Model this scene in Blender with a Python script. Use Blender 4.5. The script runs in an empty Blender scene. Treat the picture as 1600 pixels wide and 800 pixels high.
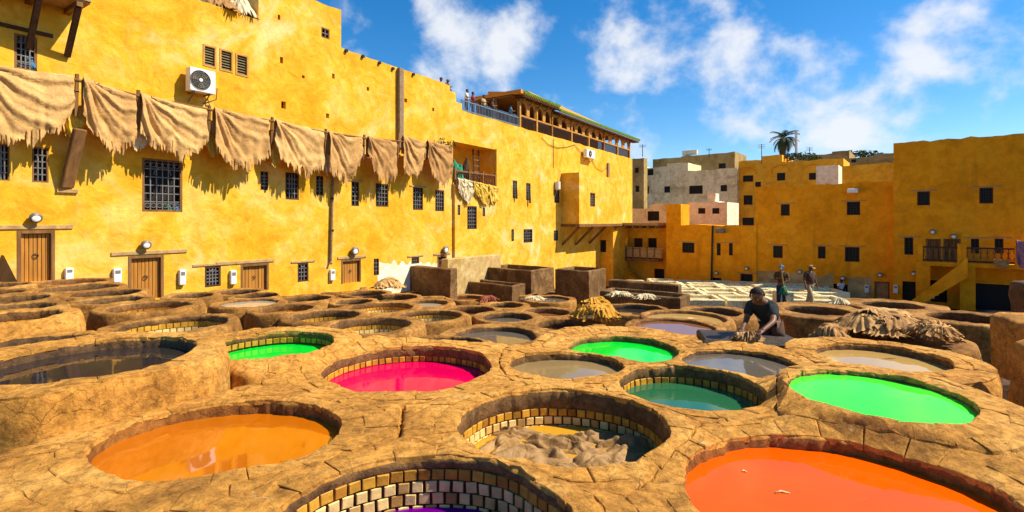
import bpy, math, random
from mathutils import Vector, Matrix, noise as mnoise
R = math.radians
random.seed(7)
scene = bpy.context.scene
col = scene.collection

# ------------------------------------------------------------------ camera
CAM_Z = 6.0
F_PX = 800.0            # focal length in units of the 1600 px wide photograph
HOR = 345.0             # row of the horizon
cam_data = bpy.data.cameras.new('camera')
cam_data.sensor_width = 36.0
cam_data.lens = 18.0
cam_data.shift_y = -(400.0 - HOR) / 1600.0
cam_data.clip_start = 0.05
cam_data.clip_end = 4000.0
cam = bpy.data.objects.new('camera', cam_data)
cam.location = (0, 0, CAM_Z)
cam.rotation_euler = (R(90), 0, 0)
col.objects.link(cam)
scene.camera = cam

# ------------------------------------------------------------------ light and exposure
SUN_EL, SUN_AZ = R(47), R(93)          # azimuth clockwise from +Y: the sun stands to the right
sd = Vector((math.sin(SUN_AZ) * math.cos(SUN_EL), math.cos(SUN_AZ) * math.cos(SUN_EL), math.sin(SUN_EL)))
sl = bpy.data.lights.new('sun', 'SUN')
sl.energy = 5.0
sl.angle = R(0.5)
sl.color = (1.0, 0.91, 0.75)
sun = bpy.data.objects.new('sun', sl)
sun.rotation_euler = sd.to_track_quat('Z', 'Y').to_euler()
sun.location = (40, 0, 40)
col.objects.link(sun)
scene.view_settings.view_transform = 'Standard'
scene.view_settings.look = 'None'
scene.view_settings.exposure = 0.68
scene.view_settings.gamma = 1.0
scene.view_settings.use_curve_mapping = False

world = bpy.data.worlds.new('World')
scene.world = world
world.use_nodes = True
wt = world.node_tree
wt.nodes.clear()
def wn(t, **kw):
    n = wt.nodes.new(t)
    for k, v in kw.items(): setattr(n, k, v)
    return n
def wl(a, b): wt.links.new(a, b)
def wmath(op, a, b=None, c=None, clamp=False):
    n = wn('ShaderNodeMath', operation=op, use_clamp=clamp)
    for i, v in enumerate((a, b, c)):
        if v is None: continue
        if isinstance(v, (int, float)): n.inputs[i].default_value = v
        else: wl(v, n.inputs[i])
    return n.outputs[0]
sky = wn('ShaderNodeTexSky', sky_type='NISHITA')
sky.sun_disc = False
sky.sun_elevation = SUN_EL
sky.sun_rotation = SUN_AZ
sky.altitude = 400
sky.air_density = 1.0
sky.dust_density = 0.25
sky.ozone_density = 3.0
hs = wn('ShaderNodeHueSaturation')
hs.inputs['Saturation'].default_value = 1.40
hs.inputs['Value'].default_value = 2.1
wl(sky.outputs[0], hs.inputs['Color'])
tc = wn('ShaderNodeTexCoord')
gen = tc.outputs['Generated']
# clouds: noise over the whole dome, gathered where the photograph shows its larger clouds
nz = wn('ShaderNodeTexNoise'); nz.inputs['Scale'].default_value = 8.0; nz.inputs['Detail'].default_value = 9; nz.inputs['Roughness'].default_value = 0.56; nz.inputs['Distortion'].default_value = 0.1
mp = wn('ShaderNodeMapping'); mp.inputs['Scale'].default_value = (1, 1, 1.2); mp.inputs['Location'].default_value = (0.3, 0.1, 0.2)
wl(gen, mp.inputs[0]); wl(mp.outputs[0], nz.inputs['Vector'])
total = None
for (px, py, sg, am) in ((705, 55, .07, .33), (690, 110, .05, .2), (765, 118, .06, .26), (860, 150, .05, .26), (985, 80, .075, .34), (1030, 120, .05, .2), (545, 10, .05, .24),
                         (1165, 0, .075, .31), (1200, 105, .05, .24), (1310, 160, .085, .30), (1395, 130, .06, .26), (1440, 185, .05, .2), (1560, 85, .085, .30), (1250, 190, .05, .24), (1160, 185, .05, .24), (1120, 130, .04, .18), (1480, 110, .05, .2), (800, 60, .05, .2), (930, 30, .04, .2), (1010, 232, .04, .22), (1480, 40, .03, .16)):
    d = Vector(((px - 800) / F_PX, 1.0, (HOR - py) / F_PX)).normalized()
    vd = wn('ShaderNodeVectorMath', operation='DISTANCE'); wl(gen, vd.inputs[0]); vd.inputs[1].default_value = d
    q = wmath('DIVIDE', vd.outputs['Value'], sg); q = wmath('MULTIPLY', q, q); q = wmath('MULTIPLY', q, -0.7); q = wmath('EXPONENT', q); q = wmath('MULTIPLY', q, am)
    total = q if total is None else wmath('ADD', total, q)
total = wmath('MINIMUM', total, 0.31)
nz2 = wmath('MULTIPLY_ADD', nz.outputs['Fac'], 1.45, -0.225)
dens = wmath('ADD', nz2, total)
mr = wn('ShaderNodeMapRange'); mr.interpolation_type = 'SMOOTHSTEP'; mr.inputs['From Min'].default_value = 0.62; mr.inputs['From Max'].default_value = 1.02
wl(dens, mr.inputs['Value'])
cf = wmath('MULTIPLY', mr.outputs[0], 0.93)
mx = wn('ShaderNodeMix', data_type='RGBA')
wl(cf, mx.inputs['Factor']); wl(hs.outputs[0], mx.inputs['A']); mx.inputs['B'].default_value = (11.5, 11.8, 12.4, 1)
bg = wn('ShaderNodeBackground'); bg.inputs['Strength'].default_value = 0.05
wl(mx.outputs['Result'], bg.inputs['Color'])
wo = wn('ShaderNodeOutputWorld'); wl(bg.outputs[0], wo.inputs['Surface'])

# ------------------------------------------------------------------ helpers
def px(x, y, Y):                     # photograph pixel at depth Y -> world point
    return Vector(((x - 800) / F_PX * Y, Y, CAM_Z - (y - HOR) / F_PX * Y))

class MB:
    def __init__(self): self.v = []; self.f = []; self.m = []; self.smooth = False
    def add(self, vs, fs, mi=0):
        o = len(self.v); self.v += [Vector(p) for p in vs]
        for f in fs: self.f.append([i + o for i in f]); self.m.append(mi)
    def quad(self, a, b, c, d, mi=0): self.add((a, b, c, d), ((0, 1, 2, 3),), mi)
    def box8(self, p, mi=0):         # p: 4 bottom, 4 top (both counter-clockwise seen from above)
        self.add(p, ((3, 2, 1, 0), (4, 5, 6, 7), (0, 1, 5, 4), (1, 2, 6, 5), (2, 3, 7, 6), (3, 0, 4, 7)), mi)
    def obox(self, o, a, b, la, lb, z0, z1, mi=0):   # box from corner o along unit a, b
        o = Vector((o[0], o[1], 0)); A = a * la; B = b * lb
        pts = [o, o + A, o + A + B, o + B]
        if a.x * b.y - a.y * b.x < 0: pts = [pts[0], pts[3], pts[2], pts[1]]
        self.box8([p + Vector((0, 0, z0)) for p in pts] + [p + Vector((0, 0, z1)) for p in pts], mi)
    def bar(self, p, q, w, h=None, mi=0):            # square bar between two points
        p = Vector(p); q = Vector(q); h = h or w; d = (q - p).normalized()
        u = Vector((0, 0, 1)).cross(d)
        if u.length < 1e-3: u = Vector((1, 0, 0))
        u.normalize(); v = d.cross(u).normalized(); u = u * w / 2; v = v * h / 2
        c = [p - u - v, p + u - v, p + u + v, p - u + v, q - u - v, q + u - v, q + u + v, q - u + v]
        self.add(c, ((3, 2, 1, 0), (4, 5, 6, 7), (0, 1, 5, 4), (1, 2, 6, 5), (2, 3, 7, 6), (3, 0, 4, 7)), mi)
    def tube(self, pts, rad, n=8, mi=0, cap=True):
        pts = [Vector(p) for p in pts]; rings = []
        if isinstance(rad, (int, float)): rad = [rad] * len(pts)
        for i, p in enumerate(pts):
            d = (pts[min(i + 1, len(pts) - 1)] - pts[max(i - 1, 0)]).normalized()
            u = Vector((0, 0, 1)).cross(d)
            if u.length < 1e-2: u = Vector((1, 0, 0))
            u.normalize(); v = d.cross(u)
            rings.append([p + (u * math.cos(2 * math.pi * k / n) + v * math.sin(2 * math.pi * k / n)) * rad[i] for k in range(n)])
        o = len(self.v)
        for r_ in rings: self.v += r_
        for i in range(len(pts) - 1):
            for k in range(n):
                k2 = (k + 1) % n
                self.f.append([o + i * n + k, o + i * n + k2, o + (i + 1) * n + k2, o + (i + 1) * n + k]); self.m.append(mi)
        if cap:
            self.f.append([o + k for k in range(n)][::-1]); self.m.append(mi)
            self.f.append([o + (len(pts) - 1) * n + k for k in range(n)]); self.m.append(mi)
    def ball(self, c, r, nu=10, nv=7, mi=0, sc=(1, 1, 1)):
        c = Vector(c); o = len(self.v)
        for j in range(nv + 1):
            t = math.pi * j / nv
            for i in range(nu):
                a = 2 * math.pi * i / nu
                self.v.append(c + Vector((math.sin(t) * math.cos(a) * r * sc[0], math.sin(t) * math.sin(a) * r * sc[1], math.cos(t) * r * sc[2])))
        for j in range(nv):
            for i in range(nu):
                i2 = (i + 1) % nu
                self.f.append([o + j * nu + i, o + (j + 1) * nu + i, o + (j + 1) * nu + i2, o + j * nu + i2]); self.m.append(mi)
    def build(self, name, mats, parent=None, smooth=None, loc=None):
        org = Vector((0, 0, 0))
        if parent is not None: org = ORG[parent.name]
        elif loc is not None: org = Vector(loc)
        me = bpy.data.meshes.new(name)
        me.from_pydata([tuple(v - org) for v in self.v], [], self.f)
        if not isinstance(mats, (list, tuple)): mats = [mats]
        for m in mats: me.materials.append(m)
        if len(mats) > 1: me.polygons.foreach_set('material_index', self.m)
        if (self.smooth if smooth is None else smooth): me.polygons.foreach_set('use_smooth', [True] * len(me.polygons))
        me.update()
        o = bpy.data.objects.new(name, me)
        col.objects.link(o)
        if parent is not None: o.parent = parent
        else: o.location = org
        ORG[o.name] = org
        return o
ORG = {}
def tag(o, label=None, cat=None, group=None, kind=None):
    if label: o['label'] = label
    if cat: o['category'] = cat
    if group: o['group'] = group
    if kind or (label and cat): o['kind'] = kind or 'thing'
    return o
def thing(name, loc, label, cat, group=None):
    o = bpy.data.objects.new(name, None); o.empty_display_size = 0.2
    o.location = loc; col.objects.link(o); ORG[o.name] = Vector(loc)
    return tag(o, label, cat, group)
def bevel(o, w=0.01, seg=1):
    m = o.modifiers.new('bevel', 'BEVEL'); m.width = w; m.segments = seg; m.limit_method = 'ANGLE'; m.angle_limit = R(40)
    return o
def fbm(x, y, z, oct=3):
    return mnoise.fractal(Vector((x, y, z)), 0.9, 2.0, oct)
def sstep(t):
    t = max(0.0, min(1.0, t)); return t * t * (3 - 2 * t)

# ------------------------------------------------------------------ materials
def newmat(name):
    m = bpy.data.materials.new(name); m.use_nodes = True
    nt = m.node_tree; b = nt.nodes['Principled BSDF']
    return m, nt, b
def ramp(nt, fac, stops):
    r_ = nt.nodes.new('ShaderNodeValToRGB')
    while len(r_.color_ramp.elements) < len(stops): r_.color_ramp.elements.new(0.5)
    for e, (p, c) in zip(r_.color_ramp.elements, stops): e.position = p; e.color = (c[0], c[1], c[2], 1)
    nt.links.new(fac, r_.inputs[0]); return r_.outputs[0]
def noise(nt, scale, detail=6, rough=0.6, dist=0.0, stretch=None, loc=(0, 0, 0)):
    g = nt.nodes.new('ShaderNodeNewGeometry'); n = nt.nodes.new('ShaderNodeTexNoise')
    n.inputs['Scale'].default_value = scale; n.inputs['Detail'].default_value = detail; n.inputs['Roughness'].default_value = rough; n.inputs['Distortion'].default_value = dist
    mpn = nt.nodes.new('ShaderNodeMapping'); mpn.inputs['Scale'].default_value = stretch or (1, 1, 1); mpn.inputs['Location'].default_value = loc
    nt.links.new(g.outputs['Position'], mpn.inputs[0]); nt.links.new(mpn.outputs[0], n.inputs['Vector'])
    return n.outputs['Fac']
def mixc(nt, fac, a, b, mode='MIX'):
    m = nt.nodes.new('ShaderNodeMix'); m.data_type = 'RGBA'; m.blend_type = mode
    for s, v in ((m.inputs['Factor'], fac), (m.inputs['A'], a), (m.inputs['B'], b)):
        if isinstance(v, (int, float)): s.default_value = v
        elif isinstance(v, tuple): s.default_value = (v[0], v[1], v[2], 1)
        else: nt.links.new(v, s)
    return m.outputs['Result']
def mapr(nt, v, a, b, c=0.0, d=1.0):
    m = nt.nodes.new('ShaderNodeMapRange'); m.interpolation_type = 'SMOOTHSTEP'
    for k, q in (('From Min', a), ('From Max', b), ('To Min', c), ('To Max', d)): m.inputs[k].default_value = q
    nt.links.new(v, m.inputs['Value']); return m.outputs[0]
def bump(nt, bsdf, height, strength, dist):
    b = nt.nodes.new('ShaderNodeBump'); b.inputs['Strength'].default_value = strength; b.inputs['Distance'].default_value = dist
    nt.links.new(height, b.inputs['Height'])
    if bsdf.inputs['Normal'].links: nt.links.new(bsdf.inputs['Normal'].links[0].from_socket, b.inputs['Normal'])
    nt.links.new(b.outputs[0], bsdf.inputs['Normal'])
def plaster(name, lo, mid, hi, stain, patch=None, sc=0.45, patch_at=(0.62, 0.7)):
    m, nt, b = newmat(name)
    c = ramp(nt, noise(nt, sc * 1.6, 10, 0.70, 0.7), ((0.36, lo), (0.5, mid), (0.63, hi)))
    c2 = ramp(nt, noise(nt, sc * 5, 8, 0.7, 0.8), ((0.32, (0.78, 0.73, 0.62)), (0.60, (1.08, 1.09, 1.14))))
    c = mixc(nt, 0.85, c, c2, 'MULTIPLY')
    st = mapr(nt, noise(nt, 1.1, 5, 0.6, 0.2, (1, 1, 0.12)), 0.56, 0.76, 0, 0.6)
    c = mixc(nt, st, c, stain)
    if patch:
        pf = mapr(nt, noise(nt, 0.33, 7, 0.62, 0.9, loc=(5, 3, 9)), patch_at[0], patch_at[1], 0, 0.8)
        c = mixc(nt, pf, c, patch)
    sp = mapr(nt, noise(nt, 9, 4, 0.6), 0.66, 0.74, 0, 0.45)
    c = mixc(nt, sp, c, stain)
    nt.links.new(c, b.inputs['Base Color'])
    b.inputs['Roughness'].default_value = 0.92; b.inputs['Specular IOR Level'].default_value = 0.15
    bump(nt, b, noise(nt, 1.6, 6, 0.6, 0.6), 0.5, 0.12)
    bump(nt, b, noise(nt, 14, 6, 0.7), 0.35, 0.02)
    return m
def plain(name, c, rough=0.6, var=0.25, sc=6.0, metal=0.0, bmp=0.2, spec=0.3, stretch=None):
    m, nt, b = newmat(name)
    lo = tuple(x * (1 - var) for x in c); hi = tuple(min(1, x * (1 + var)) for x in c)
    cc = ramp(nt, noise(nt, sc, 7, 0.65, 0.3, stretch), ((0.3, lo), (0.7, hi)))
    nt.links.new(cc, b.inputs['Base Color'])
    b.inputs['Roughness'].default_value = rough; b.inputs['Metallic'].default_value = metal; b.inputs['Specular IOR Level'].default_value = spec
    if bmp: bump(nt, b, noise(nt, sc * 3, 5, 0.6, 0.2, stretch), bmp, 0.02)
    return m
def mudmat(name, dark, mid, light, crack=2.6, white=0.35, wet=0.0, crk=0.4):
    m, nt, b = newmat(name)
    c = ramp(nt, noise(nt, 1.3, 9, 0.7, 0.5), ((0.27, dark), (0.5, mid), (0.74, light)))
    fine = ramp(nt, noise(nt, 13, 9, 0.78, 0.3), ((0.34, (0.36, 0.31, 0.27)), (0.58, (1.28, 1.27, 1.25))))
    c = mixc(nt, 0.85, c, fine, 'MULTIPLY')
    g = nt.nodes.new('ShaderNodeNewGeometry')
    wv = nt.nodes.new('ShaderNodeTexNoise'); wv.inputs['Scale'].default_value = 3.0; wv.inputs['Detail'].default_value = 5
    nt.links.new(g.outputs['Position'], wv.inputs['Vector'])
    ad = nt.nodes.new('ShaderNodeVectorMath'); ad.operation = 'MULTIPLY_ADD'; ad.inputs[1].default_value = (0.32, 0.32, 0.32)
    nt.links.new(wv.outputs['Color'], ad.inputs[0]); nt.links.new(g.outputs['Position'], ad.inputs[2])
    vo = nt.nodes.new('ShaderNodeTexVoronoi'); vo.feature = 'DISTANCE_TO_EDGE'; vo.inputs['Scale'].default_value = crack
    nt.links.new(ad.outputs[0], vo.inputs['Vector'])
    gate = mapr(nt, noise(nt, 1.7, 4, 0.6, 0, loc=(2, 7, 1)), 0.42, 0.6, 0, 1)
    ck = mapr(nt, vo.outputs['Distance'], 0.0, 0.012, 1.0, 0.0)
    mu = nt.nodes.new('ShaderNodeMath'); mu.operation = 'MULTIPLY'; nt.links.new(ck, mu.inputs[0]); nt.links.new(gate, mu.inputs[1])
    mu2 = nt.nodes.new('ShaderNodeMath'); mu2.operation = 'MULTIPLY'; mu2.inputs[1].default_value = crk; nt.links.new(mu.outputs[0], mu2.inputs[0])
    c = mixc(nt, mu2.outputs[0], c, (0.035, 0.018, 0.008))
    if white:
        wf = mapr(nt, noise(nt, 3.2, 8, 0.68, 1.2, (1, 2.2, 1), (4, 4, 4)), 0.63, 0.72, 0, white)
        c = mixc(nt, wf, c, (0.72, 0.50, 0.24))
    pt = mapr(nt, noise(nt, 34, 5, 0.7, 0.4), 0.60, 0.70, 0, 0.75)
    c = mixc(nt, pt, c, tuple(x * 0.35 for x in dark))
    wp = mapr(nt, noise(nt, 0.7, 7, 0.66, 0.8, loc=(3, 8, 2)), 0.52, 0.68, 0, 0.55)
    c = mixc(nt, wp, c, (0.42, 0.36, 0.30), 'MULTIPLY')
    ob = mapr(nt, noise(nt, 2.1, 6, 0.6, 0.6, loc=(9, 1, 4)), 0.62, 0.74, 0, 0.5)
    c = mixc(nt, ob, c, tuple(x * 0.5 for x in dark))
    nt.links.new(c, b.inputs['Base Color'])
    b.inputs['Roughness'].default_value = 0.85 - 0.4 * wet; b.inputs['Specular IOR Level'].default_value = 0.2 + 0.3 * wet
    inv = nt.nodes.new('ShaderNodeMath'); inv.operation = 'SUBTRACT'; inv.inputs[0].default_value = 1.0; nt.links.new(mu2.outputs[0], inv.inputs[1])
    bump(nt, b, inv.outputs[0], 0.8, 0.02)
    bump(nt, b, noise(nt, 3.5, 8, 0.66, 0.4), 0.75, 0.07)
    bump(nt, b, noise(nt, 20, 8, 0.8), 0.85, 0.028)
    return m
def liquid(name, c, rough=0.035, scum=None, scum_amt=0.5, wave=0.03, ior=1.5):
    m, nt, b = newmat(name)
    cc = ramp(nt, noise(nt, 0.9, 4, 0.55, 1.2), ((0.3, tuple(x * 0.86 for x in c)), (0.7, tuple(min(1, x * 1.06) for x in c))))
    if scum:
        sf = mapr(nt, noise(nt, 2.6, 9, 0.72, 1.6), 0.60, 0.72, 0, scum_amt)
        cc = mixc(nt, sf, cc, scum)
        rf = mapr(nt, noise(nt, 2.6, 9, 0.72, 1.6), 0.60, 0.72, rough, 0.3)
        nt.links.new(rf, b.inputs['Roughness'])
    else: b.inputs['Roughness'].default_value = rough
    nt.links.new(cc, b.inputs['Base Color'])
    b.inputs['IOR'].default_value = ior
    if name == 'liquid_lime_water': b.inputs['Roughness'].default_value = 0.5
    b.inputs['Specular IOR Level'].default_value = 0.5
    if name in ('liquid_red_orange', 'liquid_lime', 'liquid_pink', 'liquid_purple', 'liquid_green'): b.inputs['Specular IOR Level'].default_value = 0.22
    bump(nt, b, noise(nt, 1.6, 3, 0.5, 0.6), wave, 0.05)
    return m

M = {}
M['yellow'] = plaster('yellow_plaster', (0.70, 0.315, 0.010), (0.75, 0.395, 0.026), (0.78, 0.475, 0.09), (0.56, 0.24, 0.010), (0.80, 0.57, 0.24), 0.4, (0.54, 0.72))
M['yellow_block'] = plaster('yellow_block_plaster', (0.70, 0.32, 0.012), (0.77, 0.41, 0.034), (0.80, 0.49, 0.09), (0.58, 0.25, 0.012), (0.80, 0.57, 0.24), 0.5, (0.54, 0.70))
M['ochre'] = plaster('ochre_plaster', (0.74, 0.265, 0.004), (0.86, 0.325, 0.006), (0.88, 0.37, 0.012), (0.48, 0.16, 0.006), None, 0.35)
M['ochre_light'] = plaster('ochre_light_plaster', (0.74, 0.31, 0.012), (0.86, 0.39, 0.022), (0.88, 0.44, 0.04), (0.5, 0.2, 0.015), None, 0.35)
M['whitewash'] = plaster('whitewash', (0.72, 0.58, 0.36), (0.84, 0.72, 0.48), (0.88, 0.80, 0.60), (0.50, 0.36, 0.18), None, 0.8)
M['greywash'] = plaster('old_lime_plaster', (0.56, 0.40, 0.20), (0.86, 0.65, 0.35), (0.90, 0.74, 0.44), (0.36, 0.22, 0.09), (0.56, 0.33, 0.12), 0.35, (0.55, 0.7))
M['khaki'] = plaster('khaki_plaster', (0.26, 0.17, 0.06), (0.38, 0.26, 0.09), (0.44, 0.31, 0.12), (0.18, 0.11, 0.05), None, 0.35)
M['base_plaster'] = plaster('worn_base_plaster', (0.36, 0.22, 0.07), (0.50, 0.33, 0.12), (0.6, 0.43, 0.18), (0.22, 0.14, 0.06), (0.45, 0.24, 0.03), 0.7)
M['mud'] = mudmat('vat_mud', (0.24, 0.098, 0.016), (0.56, 0.255, 0.042), (0.74, 0.40, 0.095))
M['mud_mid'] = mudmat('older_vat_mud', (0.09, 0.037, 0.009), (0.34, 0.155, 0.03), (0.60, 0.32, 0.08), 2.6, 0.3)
M['stone'] = mudmat('rim_stone', (0.26, 0.11, 0.018), (0.60, 0.28, 0.048), (0.77, 0.43, 0.105), 3.4, 0.7, 0, 0.3)
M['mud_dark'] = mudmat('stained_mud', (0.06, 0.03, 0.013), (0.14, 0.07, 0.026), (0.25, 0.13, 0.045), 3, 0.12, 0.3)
M['mud_lip'] = mudmat('stained_lip', (0.07, 0.035, 0.014), (0.20, 0.10, 0.033), (0.34, 0.185, 0.06), 3, 0.2, 0.1)
M['lip_orange'] = mudmat('orange_stained_lip', (0.12, 0.04, 0.008), (0.30, 0.11, 0.015), (0.42, 0.19, 0.04), 3, 0.1, 0.2)
M['mud_wet'] = mudmat('wet_black_mud', (0.015, 0.011, 0.008), (0.04, 0.027, 0.018), (0.09, 0.055, 0.03), 3, 0.1, 0.7)
M['mud_block'] = mudmat('trough_clay', (0.07, 0.035, 0.013), (0.17, 0.088, 0.03), (0.36, 0.21, 0.08), 1.6, 0.3)
M['pale_stone'] = mudmat('lime_crusted_stone', (0.55, 0.42, 0.18), (0.78, 0.66, 0.36), (0.86, 0.78, 0.52), 2.2, 0.4)
M['ground'] = mudmat('ground_earth', (0.04, 0.025, 0.015), (0.10, 0.06, 0.03), (0.17, 0.105, 0.05), 1.2, 0.1)
M['tile_ochre'] = plain('ochre_tile', (0.52, 0.26, 0.022), 0.55, 0.42, 7, 0, 0.3)
M['tile_cream'] = plain('cream_tile', (0.74, 0.53, 0.20), 0.5, 0.33, 6, 0, 0.3)
for k_ in ('tile_ochre', 'tile_cream'):           # every tile a little different, some nearly black with dye
    nt_ = M[k_].node_tree; b_ = nt_.nodes['Principled BSDF']; src_ = b_.inputs['Base Color'].links[0].from_socket
    oi_ = nt_.nodes.new('ShaderNodeObjectInfo')
    tint_ = ramp(nt_, oi_.outputs['Random'], ((0.0, (0.42, 0.30, 0.16)), (0.12, (0.72, 0.60, 0.42)), (0.5, (0.95, 0.92, 0.85)), (1.0, (1.1, 1.08, 1.02))))
    nt_.links.new(mixc(nt_, 1.0, src_, tint_, 'MULTIPLY'), b_.inputs['Base Color'])
M['wood'] = plain('weathered_wood', (0.20, 0.095, 0.03), 0.8, 0.45, 5, 0, 0.5, 0.2, (1, 1, 0.15))
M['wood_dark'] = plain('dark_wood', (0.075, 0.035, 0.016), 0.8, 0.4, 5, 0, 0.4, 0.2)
M['wood_door'] = plain('door_plank_wood', (0.40, 0.165, 0.022), 0.65, 0.35, 4, 0, 0.4, 0.25, (3, 3, 0.2))
M['wood_pale'] = plain('pale_timber', (0.42, 0.25, 0.10), 0.8, 0.35, 5, 0, 0.4, 0.2)
M['iron'] = plain('grille_iron', (0.17, 0.15, 0.13), 0.55, 0.3, 12, 0.3, 0.1)
M['iron_dark'] = plain('dark_iron', (0.03, 0.028, 0.026), 0.5, 0.3, 12, 0.3, 0.1)
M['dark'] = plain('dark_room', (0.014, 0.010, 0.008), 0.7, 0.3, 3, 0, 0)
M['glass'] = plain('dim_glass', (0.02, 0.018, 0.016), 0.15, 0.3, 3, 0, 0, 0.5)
M['louvre'] = plain('louvre_slats', (0.16, 0.12, 0.05), 0.6, 0.2, 5)
M['white_paint'] = plain('white_enamel', (0.8, 0.78, 0.72), 0.4, 0.06, 3, 0, 0)
M['lamp_white'] = plain('lamp_shell', (0.70, 0.66, 0.58), 0.35, 0.15, 8, 0, 0)
M['fan_black'] = plain('fan_black', (0.05, 0.045, 0.035), 0.5, 0.2, 3, 0, 0)
M['grey_plastic'] = plain('meter_window', (0.18, 0.17, 0.15), 0.3, 0.1, 3, 0, 0)
M['pipe'] = plain('old_drainpipe', (0.24, 0.15, 0.08), 0.7, 0.4, 8)
M['roof_orange'] = plain('orange_roof', (0.62, 0.23, 0.012), 0.7, 0.15, 2)
M['roof_green'] = plain('green_roof_tile', (0.16, 0.40, 0.05), 0.4, 0.35, 6)
M['pavilion'] = plain('pavilion_timber', (0.48, 0.22, 0.03), 0.65, 0.25, 4)
M['rail_blue'] = plain('balustrade_iron', (0.13, 0.16, 0.2), 0.5, 0.2, 5)
M['leaf'] = plain('palm_leaf', (0.055, 0.085, 0.02), 0.6, 0.4, 4, 0, 0)
M['scrub'] = plain('scrub_leaf', (0.05, 0.075, 0.02), 0.7, 0.4, 4, 0, 0)
M['trunk'] = plain('palm_bark', (0.10, 0.065, 0.035), 0.9, 0.4, 8)
M['skin'] = plain('brown_skin', (0.15, 0.065, 0.030), 0.5, 0.15, 8, 0, 0)
M['hair'] = plain('black_hair', (0.012, 0.010, 0.009), 0.8, 0.3, 20, 0, 0.5)
for k, c in (('cloth_charcoal', (0.020, 0.024, 0.026)), ('cloth_olive', (0.10, 0.065, 0.02)), ('cloth_tan', (0.42, 0.32, 0.16)), ('cloth_brown', (0.09, 0.05, 0.03)), ('cloth_white', (0.75, 0.72, 0.66)),
             ('cloth_green', (0.03, 0.26, 0.14)), ('cloth_blue', (0.08, 0.22, 0.36)), ('cloth_navy', (0.03, 0.05, 0.09)), ('cloth_pink', (0.35, 0.16, 0.20)), ('cloth_red', (0.35, 0.05, 0.03)), ('cap_straw', (0.40, 0.24, 0.06))):
    M[k] = plain(k, c, 0.85, 0.25, 14, 0, 0.4, 0.15)
def hidemat(name, c, light):
    m, nt, b = newmat(name)
    cc = ramp(nt, noise(nt, 2.2, 7, 0.6, 0.5), ((0.28, tuple(x * 0.68 for x in c)), (0.52, c), (0.75, light)))
    f2 = ramp(nt, noise(nt, 16, 5, 0.65), ((0.3, (0.75, 0.72, 0.7)), (0.6, (1.06, 1.05, 1.04))))
    cc = mixc(nt, 0.8, cc, f2, 'MULTIPLY')
    nt.links.new(cc, b.inputs['Base Color']); b.inputs['Roughness'].default_value = 0.8; b.inputs['Specular IOR Level'].default_value = 0.2
    bump(nt, b, noise(nt, 6, 6, 0.6, 0.8), 0.6, 0.05)
    return m
M['hide'] = hidemat('tan_hide', (0.54, 0.295, 0.095), (0.66, 0.40, 0.15))
M['hide_dark'] = hidemat('brown_hide', (0.44, 0.225, 0.07), (0.56, 0.32, 0.11))
M['hide_beige'] = hidemat('beige_hide', (0.62, 0.355, 0.12), (0.72, 0.46, 0.18))
M['hide_wet'] = hidemat('wet_hide', (0.33, 0.185, 0.062), (0.48, 0.29, 0.11)); 
M['hide_wet'].node_tree.nodes['Principled BSDF'].inputs['Roughness'].default_value = 0.5
M['hide_gold'] = hidemat('golden_hide', (0.62, 0.30, 0.03), (0.74, 0.43, 0.09))
M['hide_yellow'] = hidemat('yellow_hide', (0.70, 0.44, 0.05), (0.80, 0.60, 0.16))
M['hide_pale'] = hidemat('pale_hide', (0.72, 0.58, 0.33), (0.80, 0.70, 0.48))
M['hide_red'] = hidemat('red_hide', (0.28, 0.07, 0.035), (0.36, 0.12, 0.06))
for k, c, sc_, sa in (('orange', (0.50, 0.125, 0.001), (0.44, 0.13, 0.004), 0.3), ('red_orange', (0.86, 0.088, 0.0005), (0.88, 0.15, 0.004), 0.35), ('green', (0.0, 0.60, 0.03), None, 0), ('lime', (0.06, 0.78, 0.035), None, 0),
                      ('pink', (0.60, 0.0, 0.065), None, 0), ('purple', (0.13, 0.0, 0.21), None, 0), ('black', (0.028, 0.022, 0.02), (0.13, 0.10, 0.07), 0.5),
                      ('grey', (0.12, 0.10, 0.075), (0.22, 0.18, 0.12), 0.4), ('tan', (0.27, 0.18, 0.075), (0.36, 0.25, 0.12), 0.4), ('sand', (0.50, 0.30, 0.09), None, 0), ('rust', (0.24, 0.085, 0.025), (0.34, 0.15, 0.05), 0.4),
                      ('deep_green', (0.02, 0.12, 0.05), None, 0), ('milk', (0.40, 0.33, 0.24), (0.5, 0.42, 0.3), 0.5), ('amber', (0.58, 0.29, 0.02), (0.60, 0.36, 0.06), 0.4), ('silt', (0.13, 0.085, 0.04), (0.24, 0.16, 0.08), 0.5), ('lime_water', (0.74, 0.60, 0.30), (0.84, 0.72, 0.45), 0.7)):
    M['liq_' + k] = liquid('liquid_' + k, c, 0.03, sc_, sa, 0.035 if k != 'lime_water' else 0.1, 1.85 if k == 'orange' else (1.33 if k in ('red_orange', 'lime', 'pink', 'purple') else 1.45))

# ------------------------------------------------------------------ terrain and vats
def T(X, Y):                         # level of the vat rims: the yard falls away from the viewer and rises to the left
    z = -1.52 - 0.115 * max(0, Y - 4.5) if Y < 24 else -1.52 - 0.115 * 19.5 - 0.06 * (Y - 24)
    return CAM_Z + z + 0.085 * max(0, -X - 1)
def G(X, Y):                         # ground in the gullies between the vats
    if Y > 90 or abs(X) > 90: return -1.6
    Yc = min(max(Y, 0), 46); Xc = max(X, -16)
    return T(Xc, Yc) - 0.95 - 0.25 * sstep((Y - 24) / 8)

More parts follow.
